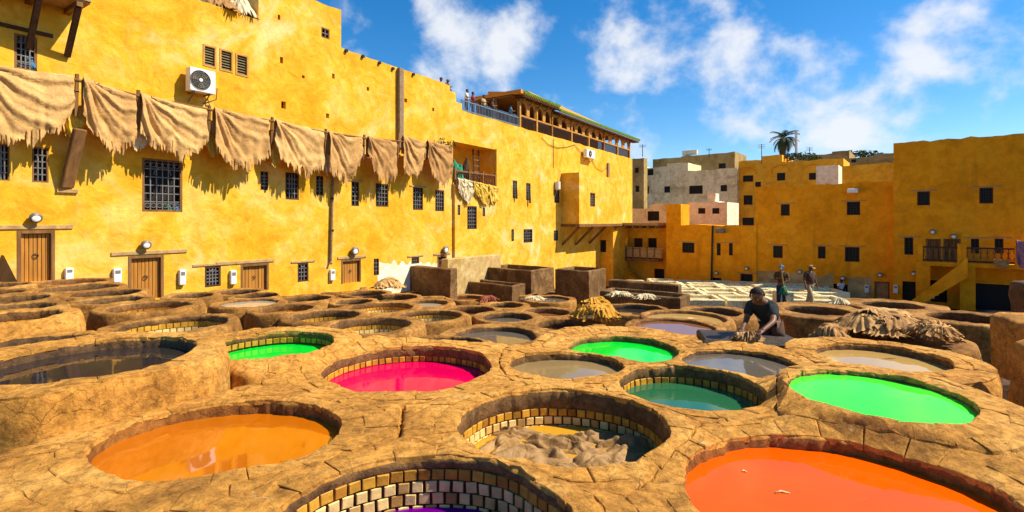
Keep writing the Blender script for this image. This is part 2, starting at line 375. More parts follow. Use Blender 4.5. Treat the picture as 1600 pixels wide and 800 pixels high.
mb = MB(); nx, ny = 90, 110
xs = [-1600, -600, -200, -90] + [-40 + i * 1.0 for i in range(91)] + [90, 200, 600, 1600]
ys = [-1500, -400, -80, -20] + [-6 + j * 1.0 for j in range(64)] + [90, 200, 500, 1500, 3000]
for y in ys:
    for x in xs: mb.v.append(Vector((x, y, G(x, y) + (0.06 * fbm(x * .7, y * .7, 0) if abs(x) < 60 and y < 70 else 0))))
W_ = len(xs)
for j in range(len(ys) - 1):
    for i in range(W_ - 1):
        mb.f.append([j * W_ + i, j * W_ + i + 1, (j + 1) * W_ + i + 1, (j + 1) * W_ + i]); mb.m.append(0)
tag(mb.build('ground', M['ground'], smooth=True), kind='structure')

# xl, xr: left and right ends of the mouth, yt: its far edge (photograph pixels)
# q: front-back squash, z: level below the camera (None = follow the yard), rw: rim width, lip: mud lip height, dep: liquid below rim, rows: tile rows, piece: tiles as single pieces
VATS = []
def vat(xl, xr, yt, liq, dep, label, q=1.0, z=None, rw=0.36, lip=0.16, rows=0, piece=False, stones=False, inner='mud', amp=0.012):
    a1 = math.atan((xl - 800) / 800); a2 = math.atan((xr - 800) / 800); am = (a1 + a2) / 2; ha = (a2 - a1) / 2
    D = 5.0
    if yt < 515:
        rw *= 0.64
        if liq == 'silt': dep += 0.22
    for i in range(160):
        zz = z if z is not None else T(D * math.sin(am), D * math.cos(am)) - CAM_Z
        D = 0.8 * D + 0.2 * (-zz * F_PX / (yt - HOR) / (math.cos(am) + q * math.sin(ha)))
    VATS.append(dict(x=D * math.sin(am), y=D * math.cos(am), r=D * math.sin(ha), q=q, z=CAM_Z + zz, liq=liq, dep=dep, label=label, rw=rw, lip=lip, rows=rows, piece=piece, stones=stones, inner=inner, amp=amp))
# --- foreground
vat(330, 930, 703, 'purple', 0.325, 'vat with a sliver of purple dye and cream tiled wall at the bottom edge', rw=0.75, lip=0.075, rows=4, piece=True, stones=True, z=-1.50, amp=0.03)
vat(693, 1068, 603, 'amber', 0.33, 'tile lined vat full of crumpled brown hides soaking in amber water', q=0.92, rw=0.85, lip=0.165, rows=3, piece=True, stones=True, z=-1.54)
vat(112, 535, 628, 'orange', 0.10, 'wide vat of orange dye at the lower left reflecting the air conditioner', q=0.78, z=-1.52, rw=0.62, lip=0.26, stones=True)
vat(1065, 1720, 680, 'red_orange', 0.09, 'large vat of red-orange dye in the lower right corner', z=-1.58, rw=0.55, lip=0.2, stones=True, q=0.95)
vat(502, 768, 541, 'pink', 0.20, 'vat of vivid pink dye left of the centre', rw=0.85, lip=0.12, rows=2, piece=True, stones=True, z=-1.62, q=0.95)
vat(962, 1203, 570, 'deep_green', 0.19, 'vat of murky dark green liquid between the hide vat and the bright lime one', rw=0.7, lip=0.12, rows=2, piece=True, stones=True, z=-1.58)
vat(1228, 1533, 577, 'lime', 0.045, 'brimming vat of bright lime green dye on the right', z=-1.42, rw=0.34, lip=0.2, stones=True, q=1.0)
vat(322, 521, 518, 'green', 0.17, 'vat of emerald green dye on the left behind the orange one', z=-1.48, rw=0.42, lip=0.07, rows=1, piece=True, stones=True)
vat(-60, 307, 526, 'black', 0.11, 'broad vat of black liquid at the left edge with cracked outer wall', z=-1.22, rw=0.30, lip=0.25, stones=True)
vat(795, 976, 550, 'tan', 0.10, 'vat of dull tan liquid in the middle between the pink and the dark green ones', q=0.8, rw=0.7, lip=0.15, inner='mud_dark', stones=True, z=-1.64)
vat(888, 1068, 525, 'green', 0.09, 'vat of emerald green dye just left of the crouching man', rw=0.6, lip=0.12, inner='mud_dark', stones=True, z=-1.80)
vat(1058, 1252, 543, 'grey', 0.07, 'vat of grey liquid in front of the crouching man', rw=0.5, lip=0.12, inner='mud_dark', z=-1.70, stones=True)
vat(1275, 1490, 536, 'sand', 0.09, 'vat of sand coloured liquid behind the bright lime one', z=-1.66, rw=0.36, lip=0.2, stones=True)
vat(1320, 1478, 512, 'silt', 0.30, 'empty stained vat under the large brown hide pile on the right', rw=0.7, lip=0.3, inner='mud_dark')
# --- left side
vat(-120, 175, 514, 'grey', 0.14, 'narrow looking vat of grey water directly behind the broad black one', z=-1.40, rw=0.2, lip=0.2, inner='mud_dark')
vat(178, 355, 492, 'silt', 0.26, 'half empty tiled vat behind the black and emerald ones', rw=0.34, lip=0.1, rows=2)
vat(-80, 123, 483, 'amber', 0.33, 'tiled vat at the left edge two rows behind the black one', rw=0.34, lip=0.12, rows=2, z=-1.22)
vat(132, 304, 466, 'amber', 0.34, 'large tiled vat in the left half with white scum on its water', rw=0.36, lip=0.13, rows=2)
vat(-60, 88, 472, 'silt', 0.2, 'dark empty vat at the left edge, fourth row from the yellow wall', rw=0.3, inner='mud_dark')
vat(-60, 78, 460, 'silt', 0.2, 'dark empty vat at the left edge, third row from the yellow wall', rw=0.3, inner='mud_dark')
vat(105, 255, 461, 'silt', 0.3, 'shallow looking empty vat behind the one with white scum', rw=0.28)
vat(102, 222, 451, 'silt', 0.3, 'empty vat on the left, third from the wall below the plank doors', rw=0.28)
vat(58, 190, 443, 'milk', 0.16, 'vat with bright coloured reflections near the tall plank door', rw=0.28)
vat(52, 167, 435, 'amber', 0.18, 'vat closest to the wall between the two left plank doors', rw=0.28)
vat(-60, 45, 441, 'silt', 0.2, 'dark vat at the left edge below the tall plank door', rw=0.28, inner='mud_dark')
vat(-60, 40, 452, 'amber', 0.2, 'vat with amber water at the left edge, second row from the wall', rw=0.22)
vat(265, 333, 457, 'silt', 0.3, 'small empty vat below the low barred window', rw=0.3)
vat(333, 407, 451, 'silt', 0.3, 'empty vat below the third plank door', rw=0.34)
vat(366, 438, 457, 'silt', 0.3, 'shallow empty vat two rows below the third plank door', rw=0.3)
vat(338, 449, 466, 'milk', 0.06, 'brimming vat of pale grey liquid left of the dark gully', rw=0.34)
vat(386, 494, 473, 'amber', 0.26, 'vat with amber water just behind the dark gully', rw=0.4, lip=0.14, rows=2)
vat(440, 527, 460, 'silt', 0.34, 'empty vat behind the gully and right of the pale grey one', rw=0.36)
vat(448, 563, 483, 'silt', 0.5, 'deep empty vat half in shadow at the right end of the gully', rw=0.38, lip=0.16, rows=4)
vat(512, 580, 466, 'silt', 0.3, 'small empty vat left of the centre, behind the deep shadowed one', rw=0.36)
vat(545, 645, 472, 'amber', 0.36, 'tiled vat with a little amber water, behind the pink vat by three rows', rw=0.42, lip=0.14, rows=3)
vat(512, 643, 495, 'milk', 0.40, 'tiled vat with pale bottom two rows behind the pink one', rw=0.40, lip=0.16, rows=4)
vat(622, 721, 484, 'silt', 0.45, 'deep tiled vat half in shadow left of the centre line', rw=0.40, lip=0.14, rows=4)
vat(632, 756, 525, 'black', 0.12, 'vat of dark liquid touching the far side of the pink one', rw=0.42, inner='mud_dark')
vat(708, 838, 510, 'grey', 0.10, 'vat of grey water reflecting yellow wall near the centre', rw=0.42, inner='mud_dark')
# --- middle and far
vat(580, 652, 459, 'silt', 0.35, 'shadowed empty vat just in front of the tan hide bundle', rw=0.42)
vat(542, 604, 454, 'silt', 0.35, 'small empty vat left of the tan hide bundle', rw=0.42)
vat(490, 564, 447, 'silt', 0.25, 'flat looking vat below the fourth plank door', rw=0.45)
vat(430, 493, 440, 'silt', 0.25, 'vat at the foot of the wall by the downpipe', rw=0.4)
vat(532, 578, 440, 'silt', 0.25, 'small vat at the foot of the wall below the fourth plank door', rw=0.4)
vat(630, 699, 468, 'milk', 0.14, 'vat with whitish scum, third row in front of the tan hide bundle', rw=0.40)
vat(640, 702, 454, 'grey', 0.14, 'vat of grey liquid right of the tan hide bundle', rw=0.42)
vat(703, 753, 461, 'rust', 0.16, 'small rust coloured vat with red hides on its rim', rw=0.45)
vat(695, 773, 478, 'rust', 0.26, 'vat with rusty water behind the deep tiled one', rw=0.42)
vat(754, 832, 488, 'grey', 0.16, 'vat of grey and amber water left of the golden hide heap', rw=0.44)
vat(765, 817, 472, 'silt', 0.3, 'empty vat behind the grey and amber one near the centre', rw=0.46)
vat(815, 890, 481, 'rust', 0.18, 'vat of brown liquid touching the golden hide heap', rw=0.44)
vat(827, 890, 462, 'grey', 0.12, 'vat of grey water below the two clay bins', rw=0.5)
vat(797, 831, 456, 'silt', 0.3, 'small dark vat at the foot of the wide clay bin', rw=0.5)
vat(830, 873, 451, 'grey', 0.3, 'small vat between the two clay bins', rw=0.5)
vat(838, 925, 498, 'rust', 0.28, 'shadowed vat with brown water in front of the golden hide heap', rw=0.46)
vat(992, 1118, 498, 'rust', 0.06, 'brimming vat of rusty red liquid left of the crouching man', rw=0.34)
vat(1010, 1135, 485, 'sand', 0.09, 'vat of sandy liquid behind the rusty red one', rw=0.30)
vat(1075, 1160, 480, 'grey', 0.2, 'dark vat behind the crouching man to his left', rw=0.8, inner='mud_dark')
vat(1445, 1580, 487, 'rust', 0.34, 'vat at the right edge behind the brown hide piles', rw=0.7, inner='mud_dark', z=-2.4)
vat(940, 1040, 475, 'black', 0.16, 'vat of black liquid right of the golden hide heap', rw=0.3, inner='mud_dark')
vat(1225, 1330, 477, 'silt', 0.3, 'dark stained vat behind the crouching man to his right', rw=1.1, inner='mud_dark')
vat(1345, 1445, 470, 'silt', 0.3, 'dark vat behind the large brown hide pile', rw=1.1, inner='mud_dark')

def dist(v, x, y):
    return (math.hypot(x - v['x'], (y - v['y']) / v['q']) - v['r']) * (1.0 if v['q'] == 1 else (1 + v['q']) / 2)
def gap(a, b):
    best = 9
    for k in range(40):
        t = 2 * math.pi * k / 40
        best = min(best, dist(b, a['x'] + a['r'] * math.cos(t), a['y'] + a['q'] * a['r'] * math.sin(t)))
    return best
for it in range(12):
    ok = True
    for i, a in enumerate(VATS):
        for b in VATS[i + 1:]:
            if math.hypot(a['x'] - b['x'], a['y'] - b['y']) > a['r'] + b['r'] + 0.4: continue
            g = gap(a, b)
            if g < 0.16:
                ok = False
                if abs(a['z'] - b['z']) > 9: continue
                s = (0.17 - g) * 0.5
                dx, dy = b['x'] - a['x'], b['y'] - a['y']; L = math.hypot(dx, dy)
                # shrink a little and slide apart
                for v, sg in ((a, -1), (b, 1)):
                    if it < 8 and v['y'] > 5.2: v['x'] += sg * dx / L * s * 0.6; v['y'] += sg * dy / L * s * 0.6
                    v['r'] -= s * 0.45
    if ok: break

def rimh(v, x, y, near):
    sw = 0; sz = 0
    for k in near:
        w = 1.0 / max(dist(k, x, y), 0.02) ** 2
        sw += w; sz += w * k['z']
    return sz / sw

def build_vat(i, v):
    big = v['y'] < 9
    nt = 280 if v['y'] < 5.6 else (150 if big else 72)
    nr = 13 if big else 7
    all_near = [k for k in VATS if k is not v and math.hypot(k['x'] - v['x'], k['y'] - v['y']) < k['r'] + v['r'] + v['rw'] + k['rw'] + 0.1]
    same = [v] + [k for k in all_near if abs(k['z'] - v['z']) < 0.2]
    root = thing('dye_vat', (v['x'], v['y'], v['z'] - 0.9), v['label'], 'vat', 'round dye vats')
    def rin(t): return v['r'] * (1 + v['amp'] * mnoise.noise(Vector((math.cos(t) * 2.4, math.sin(t) * 2.4, i * 3.7))) * 2 + 0.006 * mnoise.noise(Vector((math.cos(t) * 9, math.sin(t) * 9, i))))
    def at(t, d): rr = rin(t) + d; return v['x'] + rr * math.cos(t), v['y'] + rr * math.sin(t) * v['q'] * (1 if v['q'] == 1 else (v['r'] + d / v['q']) / (v['r'] + d))
    # how far the rim reaches in each direction: to the neighbour's half-way line, or its own width
    reach = []
    for k in range(nt):
        t = 2 * math.pi * k / nt
        wmax = v['rw'] * (1 + 0.3 * mnoise.noise(Vector((math.cos(t) * 1.7, math.sin(t) * 1.7, i * 1.3 + 9))))
        d = 0.05
        while d < wmax:
            x, y = at(t, d)
            if any(dist(k2, x, y) < d for k2 in all_near): break
            d += 0.02
        reach.append(min(d, wmax))
    reach = [min(reach[k], (reach[k - 1] + reach[k] + reach[(k + 1) % nt]) / 3 + 0.01) for k in range(nt)]
    mb = MB(); mb.smooth = True
    amp = 0.022
    prof_n = None
    sub = 0.002 if v['stones'] else 0.0
    for k in range(nt):
        t = 2 * math.pi * k / nt; D = reach[k]
        ring = []
        x0, y0 = at(t, 0.0); h0 = rimh(v, x0, y0, same)
        def P(d, dz, hh=None):
            x, y = at(t, d)
            h = rimh(v, x, y, same)
            n = amp * fbm(x * 2.1, y * 2.1, 0.3, 4) + 0.010 * fbm(x * 9, y * 9, 5.3, 4)
            return Vector((x, y, h + n + dz))
        wob = 0.016 * fbm(x0 * 4, y0 * 4, 2.2) + 0.016 * fbm(x0 * 13, y0 * 13, 4.2, 3); chip = 0.02 * max(0, fbm(x0 * 7, y0 * 7, 8.8, 3) - .15)
        ring.append(P(0.012, -v['lip'] - 0.02)); ring.append(P(-0.004 + wob * .4, -v['lip'])); ring.append(P(-0.006 + wob, -v['lip'] * 0.5)); ring.append(P(0.0 + wob, -0.022 - sub - chip)); ring.append(P(0.010 + wob * .6, -0.006 - sub - chip * .8))
        for j in range(1, nr):
            ring.append(P(0.016 + (D - 0.05) * j / nr, -sub))
        e = P(D - 0.02, -0.004 - sub)
        ring.append(e); ring.append(P(D, -0.045))
        for dd, dz in ((0.025, -0.16), (0.03, -0.35), (0.05, -0.95)):
            p = P(D + dd, dz); p.x += 0.02 * fbm(p.x * 3, p.y * 3, p.z * 3); p.y += 0.02 * fbm(p.x * 3, p.y * 3 + 7, p.z * 3); ring.append(p)
        prof_n = len(ring)
        mb.v += ring
    for k in range(nt):
        k2 = (k + 1) % nt
        for j in range(prof_n - 1):
            mb.f.append([k * prof_n + j, k * prof_n + j + 1, k2 * prof_n + j + 1, k2 * prof_n + j]); mb.m.append(1 if j < 3 else 0)
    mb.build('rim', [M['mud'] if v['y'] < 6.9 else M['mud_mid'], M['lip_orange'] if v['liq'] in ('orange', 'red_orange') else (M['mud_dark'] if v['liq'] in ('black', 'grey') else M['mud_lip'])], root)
    # lining
    mb = MB(); mb.smooth = True
    zt = v['z'] - v['lip'] + 0.01; zb = v['z'] - v['dep'] - 0.12
    n2 = 64 if big else 40
    for k in range(n2):
        t = 2 * math.pi * k / n2; x, y = at(t, 0.012)
        for zz in (zt, (zt + zb) / 2, zb): mb.v.append(Vector((x, y, zz)))
    for k in range(n2):
        k2 = (k + 1) % n2
        for j in range(2): mb.f.append([k * 3 + j, k * 3 + j + 1, k2 * 3 + j + 1, k2 * 3 + j]); mb.m.append(0)
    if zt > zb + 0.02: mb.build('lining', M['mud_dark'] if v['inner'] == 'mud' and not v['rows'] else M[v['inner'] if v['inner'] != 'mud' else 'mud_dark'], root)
    # liquid
    mb = MB(); zl = v['z'] - v['dep']
    n2 = 96 if big else 48
    mb.add([(v['x'], v['y'], zl)] + [(*at(2 * math.pi * k / n2, 0.01), zl) for k in range(n2)], [(0, 1 + k, 1 + (k + 1) % n2) for k in range(n2)])
    lq = mb.build('liquid', M['liq_' + v['liq']], root)
    LQ = {'orange': 'orange dye', 'red_orange': 'red-orange dye', 'green': 'emerald green dye', 'lime': 'bright lime green dye', 'pink': 'vivid pink dye', 'purple': 'purple dye', 'black': 'black liquid', 'grey': 'grey liquid', 'tan': 'dull tan liquid',
          'sand': 'sand coloured liquid', 'rust': 'rusty brown liquid', 'deep_green': 'dark green liquid', 'milk': 'pale grey liquid', 'amber': 'amber liquid', 'silt': 'shallow dark dregs'}
    lq['label'] = LQ[v['liq']]
    # tiles on the side that faces the viewer
    if v['rows']:
        th, tw = (0.076, 0.086) if v['piece'] else (0.085, 0.10)
        view = math.atan2(v['y'], v['x'])
        joined = MB()
        tm = {}
        z_top = v['z'] - v['lip'] - 0.004
        for row in range(v['rows']):
            ph = 0.5 * (row % 2)
            half = R(118)
            nt2 = int(2 * half * v['r'] / tw)
            for k in range(nt2):
                t = view - half + (k + ph) * tw / v['r']
                x, y = at(t, 0.004); z = z_top - (row + 0.5) * th
                if z < zl - th * 0.4: continue
                # tangent of the mouth outline
                xa, ya = at(t + 0.02, 0.004); tg = Vector((xa - x, ya - y, 0)).normalized(); nn = Vector((-tg.y, tg.x, 0))
                if nn.dot(Vector((v['x'] - x, v['y'] - y, 0))) < 0: nn = -nn
                w2 = (tw - 0.007) / 2 * (1 - 0.16 * random.random()); h2 = (th - 0.007) / 2 * (1 - 0.06 * random.random()); dp = 0.010 + 0.006 * random.random()
                if v['piece']:
                    key = (row == 0, k % 3)
                    if key not in tm:
                        b = MB(); e = 0.004
                        b.add([(-w2, 0, -h2), (w2, 0, -h2), (w2, 0, h2), (-w2, 0, h2), (-w2, dp - e, -h2), (w2, dp - e, -h2), (w2, dp - e, h2), (-w2, dp - e, h2), (-w2 + e, dp, -h2 + e), (w2 - e, dp, -h2 + e), (w2 - e, dp, h2 - e), (-w2 + e, dp, h2 - e)],
                              ((0, 1, 5, 4), (1, 2, 6, 5), (2, 3, 7, 6), (3, 0, 4, 7), (4, 5, 9, 8), (5, 6, 10, 9), (6, 7, 11, 10), (7, 4, 8, 11), (8, 9, 10, 11)))
                        o = b.build('tile', M['tile_ochre'] if row == 0 else M['tile_cream']); tm[key] = o.data
                    else:
                        o = bpy.data.objects.new('tile', tm[key]); col.objects.link(o)
                    o.parent = root
                    o.location = Vector((x, y, z)) - ORG[root.name]
                    o.rotation_euler = (random.uniform(-.06, .06), random.uniform(-.05, .05), math.atan2(-nn.x, nn.y) + random.uniform(-.06, .06))
                else:
                    a = tg * w2; c = Vector((0, 0, h2)); p = Vector((x, y, z)); q = p + nn * dp
                    joined.add([p - a - c, p + a - c, p + a + c, p - a + c, q - a - c, q + a - c, q + a + c, q - a + c], ((4, 5, 6, 7), (0, 1, 5, 4), (1, 2, 6, 5), (2, 3, 7, 6), (3, 0, 4, 7)), 0 if row == 0 else 1)
        if joined.v: tag(joined.build('tile_rows', [M['tile_ochre'], M['tile_cream']], root), kind='stuff')
    # flat stones set into the rim
    if v['stones']:
        lim = 300; cnt = 0
        ringw = [0.0, 0.17, 0.36, 0.56, 0.75]
        for rg in range(4):
            t = random.random()
            t_end = t + 2 * math.pi
            while t < t_end - 0.05:
                rr = v['r'] + ringw[rg]
                dt = (0.17 + 0.17 * random.random()) / rr
                if t + dt > t_end - 0.08: dt = t_end - t
                gapa = 0.0035 / rr
                jo = random.uniform(-.03, .03)
                pts_i = []; pts_o = []; okk = True
                for s in range(4):
                    tt = t + gapa + (dt - 2 * gapa) * s / 3
                    kk = int((tt % (2 * math.pi)) / (2 * math.pi) * nt) % nt
                    D = min(reach[kk], reach[(kk + 1) % nt])
                    d0 = (0.006 if rg == 0 else ringw[rg] + 0.003) + random.uniform(-.008, .008)
                    d1 = min(ringw[rg + 1] - 0.002 + jo + random.uniform(-.012, .012), D - 0.012)
                    if D - 0.012 - d1 < 0.06: d1 = D - 0.012
                    if d1 - d0 < 0.05: okk = False
                    pts_i.append((tt, d0)); pts_o.append((tt, d1))
                t += dt
                if not okk or cnt >= lim: continue
                tilt = random.uniform(-.006, .007); ring = pts_i + pts_o[::-1]
                bx = MB(); bx.smooth = False
                top = []; bot = []; ins = []
                cxm = sum(at(a_, d_)[0] for a_, d_ in ring) / 8; cym = sum(at(a_, d_)[1] for a_, d_ in ring) / 8
                for a_, d_ in ring:
                    x, y = at(a_, d_); h = rimh(v, x, y, same) + amp * fbm(x * 2.1, y * 2.1, 0.3, 4) + 0.008 * fbm(x * 9, y * 9, 5.3, 3) + tilt
                    xi, yi = x + (cxm - x) * 0.07, y + (cym - y) * 0.07
                    ins.append((xi, yi, h + 0.004 + random.uniform(-.004, .004))); top.append((x, y, h + 0.0005)); bot.append((x, y, h - 0.04))
                n8 = 8
                hc = rimh(v, cxm, cym, same) + amp * fbm(cxm * 2.1, cym * 2.1, 0.3, 4) + 0.008 * fbm(cxm * 9, cym * 9, 5.3, 3) + tilt
                bx.add(ins + top + bot + [(cxm, cym, hc + 0.012)], [(24, a_, (a_ + 1) % 8) for a_ in range(8)] + [(8 + a_, 8 + (a_ + 1) % 8, (a_ + 1) % 8, a_) for a_ in range(8)] + [(16 + a_, 16 + (a_ + 1) % 8, 8 + (a_ + 1) % 8, 8 + a_) for a_ in range(8)])
                bx.build('stone', M['stone'], root); cnt += 1
for i, v in enumerate(VATS): build_vat(i, v)

# ------------------------------------------------------------------ facades
class Frame:
    """a vertical plane: line through p0 along unit d, outward normal n (towards the yard)"""
    def __init__(self, dx, dy, p0, flip=False):
        self.d = Vector((dx, dy, 0)).normalized(); self.n = Vector((self.d.y, -self.d.x, 0))
        if flip: self.n = -self.n
        self.p0 = Vector((p0[0], p0[1], 0))
    def off(self, k): f = Frame(self.d.x, self.d.y, self.p0 + self.n * k); f.n = self.n.copy(); return f
    def s(self, x):                  # ray through column x meets the plane
        u = (x - 800) / F_PX
        return (u * self.p0.y - self.p0.x) / (self.d.x - u * self.d.y)
    def Y(self, x): return self.p0.y + self.s(x) * self.d.y
    def z(self, x, y): return CAM_Z - (y - HOR) / F_PX * self.Y(x)
    def P(self, s, z, n=0.0): p = self.p0 + self.d * s + self.n * n; return Vector((p.x, p.y, z))
    def rect(self, x0, x1, y0, y1):
        s0, s1 = self.s(x0), self.s(x1)
        if s0 > s1: s0, s1 = s1, s0
        xm = (x0 + x1) / 2
        return s0, s1, self.z(xm, y1), self.z(xm, y0)
    def box(self, mb, s0, s1, n0, n1, z0, z1, mi=0):
        p = [self.P(s0, z0, n1), self.P(s1, z0, n1), self.P(s1, z0, n0), self.P(s0, z0, n0)]
        q = [Vector((a.x, a.y, z1)) for a in p]
        e1 = p[1] - p[0]; e2 = p[2] - p[1]
        if e1.x * e2.y - e1.y * e2.x < 0: p = p[::-1]; q = q[::-1]
        mb.box8(p + q, mi)

def facade(name, F, segs, zbase, holes, depth, mat, label, cat='building', reveal=0.24, group=None, top_amp=0.035, side=True):
    """segs: (s0, s1, ztop). holes: (s0, s1, z0, z1). One thing; its wall is a mesh with real openings."""
    s_mid = (segs[0][0] + segs[-1][1]) / 2
    root = thing(name, F.P(s_mid, zbase), label, cat, group)
    mb = MB()
    holes = [h for h in holes]
    sc_ = set()
    for a, b, t in segs: sc_.add(a); sc_.add(b)
    for h in holes: sc_.add(h[0]); sc_.add(h[1])
    sc_ = sorted(sc_)
    ss = []
    for a, b in zip(sc_, sc_[1:]):
        n = max(1, int((b - a) / 0.8))
        ss += [a + (b - a) * i / n for i in range(n)]
    ss.append(sc_[-1])
    zs = sorted(set([zbase] + [h[2] for h in holes] + [h[3] for h in holes]))
    def jit(s, t): return t + top_amp * fbm(s * 1.3, t, 3.1, 3)
    for a, b in zip(ss, ss[1:]):
        if b - a < 1e-5: continue
        m = (a + b) / 2
        seg = [g for g in segs if g[0] <= m <= g[1]]
        if not seg: continue
        t = seg[0][2]
        zz = [z for z in zs if z < t - 0.1] + [None]
        for i in range(len(zz) - 1):
            z0 = zz[i]; z1 = zz[i + 1]
            zm = (z0 + (z1 if z1 is not None else t)) / 2
            if any(h[0] < m < h[1] and h[2] < zm < h[3] for h in holes): continue
            if z1 is None: mb.quad(F.P(a, z0), F.P(b, z0), F.P(b, jit(b, t)), F.P(a, jit(a, t)))
            else: mb.quad(F.P(a, z0), F.P(b, z0), F.P(b, z1), F.P(a, z1))
        mb.quad(F.P(a, jit(a, t)), F.P(b, jit(b, t)), F.P(b, jit(b, t), -depth), F.P(a, jit(a, t), -depth))
        if side: mb.quad(F.P(a, zbase, -depth), F.P(b, zbase, -depth), F.P(b, t, -depth), F.P(a, t, -depth))
    for (a, b, t), nxt in zip(segs, segs[1:] + [None]):
        lo = zbase
        if nxt is None or abs(nxt[0] - b) > 1e-3: mb.quad(F.P(b, lo), F.P(b, jit(b, t)), F.P(b, jit(b, t), -depth), F.P(b, lo, -depth))
        elif nxt[2] != t:
            l, h = sorted((t, nxt[2])); mb.quad(F.P(b, l - 0.1), F.P(b, jit(b, h)), F.P(b, jit(b, h), -depth), F.P(b, l - 0.1, -depth))
    a, b, t = segs[0]; mb.quad(F.P(a, zbase), F.P(a, jit(a, t)), F.P(a, jit(a, t), -depth), F.P(a, zbase, -depth))
    for h_ in holes:
        s0, s1, z0, z1 = h_[:4]; r = -(h_[4] if len(h_) > 4 else reveal)
        mb.quad(F.P(s0, z0), F.P(s1, z0), F.P(s1, z0, r), F.P(s0, z0, r)); mb.quad(F.P(s0, z1), F.P(s1, z1), F.P(s1, z1, r), F.P(s0, z1, r))
        mb.quad(F.P(s0, z0), F.P(s0, z1), F.P(s0, z1, r), F.P(s0, z0, r)); mb.quad(F.P(s1, z0), F.P(s1, z1), F.P(s1, z1, r), F.P(s1, z0, r))
    mb.build('wall', mat, root)
    return root

def grille_window(root, F, h, nv=3, nh=4, bar=0.022, frame='wood', pane='dark', iron='iron', arch=True, lintel=None, reveal=0.24, fancy=False):
    s0, s1, z0, z1 = h; w = s1 - s0
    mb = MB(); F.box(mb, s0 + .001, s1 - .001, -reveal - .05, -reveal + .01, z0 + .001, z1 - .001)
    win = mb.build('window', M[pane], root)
    mb = MB(); fw = min(0.07, w * 0.12)
    F.box(mb, s0, s0 + fw, -.10, -.005, z0, z1); F.box(mb, s1 - fw, s1, -.10, -.005, z0, z1); F.box(mb, s0 + fw, s1 - fw, -.10, -.005, z0, z0 + fw); F.box(mb, s0 + fw, s1 - fw, -.10, -.005, z1 - fw, z1)
    mb.build('frame', M[frame], win)
    mb = MB()
    a, b, c, d = s0 + fw, s1 - fw, z0 + fw, z1 - fw
    for i in range(1, nv + 1): s = a + (b - a) * i / (nv + 1); F.box(mb, s - bar / 2, s + bar / 2, -.045, -.02, c, d)
    for i in range(1, nh + 1): z = c + (d - c) * i / (nh + 1); F.box(mb, a, b, -.052, -.03, z - bar / 2, z + bar / 2)
    if arch:
        cx_, r_ = (a + b) / 2, (b - a) * 0.24; cz = c + (d - c) * 0.72
        pts = [F.P(cx_ + r_ * math.cos(t), cz + r_ * math.sin(t), -.026) for t in [math.pi * k / 8 for k in range(9)]]
        mb.tube(pts, bar * 0.55, 4)
    if fancy:
        for i in range(nv + 1):
            for j in (0, nh):
                s = a + (b - a) * (i + .5) / (nv + 1); z = c + (d - c) * (j + .5) / (nh + 1); r2 = (b - a) / (nv + 1) * 0.42
                mb.tube([F.P(s + r2 * math.cos(t), z + r2 * math.sin(t), -.026) for t in [2 * math.pi * k / 8 for k in range(9)]], bar * 0.5, 4, cap=False)
    mb.build('grille', M[iron], win)
    if lintel:
        mb = MB(); F.box(mb, s0 - lintel, s1 + lintel, -.05, .035, z1 + 0.02, z1 + 0.10); bevel(mb.build('lintel', M['wood_pale'], root), .01)
    return win

def plank_door(root, F, h, n=7, mat='wood_door', reveal=0.24, lintel=None, ring=True, frame=True):
    s0, s1, z0, z1 = h; fw = 0.09 if frame else 0.01
    mb = MB(); F.box(mb, s0 + .001, s1 - .001, -reveal - .05, -reveal + .01, z0, z1)
    door = mb.build('door', M['wood_dark'], root)
    if frame:
        mb = MB(); F.box(mb, s0, s0 + fw, -.2, .012, z0, z1); F.box(mb, s1 - fw, s1, -.2, .012, z0, z1); F.box(mb, s0 + fw, s1 - fw, -.2, .012, z1 - fw, z1)
        bevel(mb.build('frame', M['wood'], door), .008)
    a, b = s0 + fw, s1 - fw
    for i in range(n):
        mb = MB(); p = a + (b - a) * i / n; q = a + (b - a) * (i + 1) / n; k = random.uniform(-.008, .008)
        F.box(mb, p + .006, q - .006, -.16, -.10 + k, z0, z1 - fw - .01)
        bevel(mb.build('plank', M[mat], door), .006)
    if ring:
        mb = MB(); c = F.P(a + (b - a) * 0.5, z0 + (z1 - z0) * 0.5, -.07)
        mb.tube([c + F.d * .06 * math.cos(t) + Vector((0, 0, .06 * math.sin(t))) for t in [2 * math.pi * k / 10 for k in range(11)]], .012, 5, cap=False)
        mb.build('knocker', M['iron_dark'], door)
    if lintel:
        mb = MB(); F.box(mb, s0 - lintel[0], s1 + lintel[1], -.05, .04, z1 + 0.03, z1 + 0.15); bevel(mb.build('lintel', M['wood_pale'], root), .012)
    return door

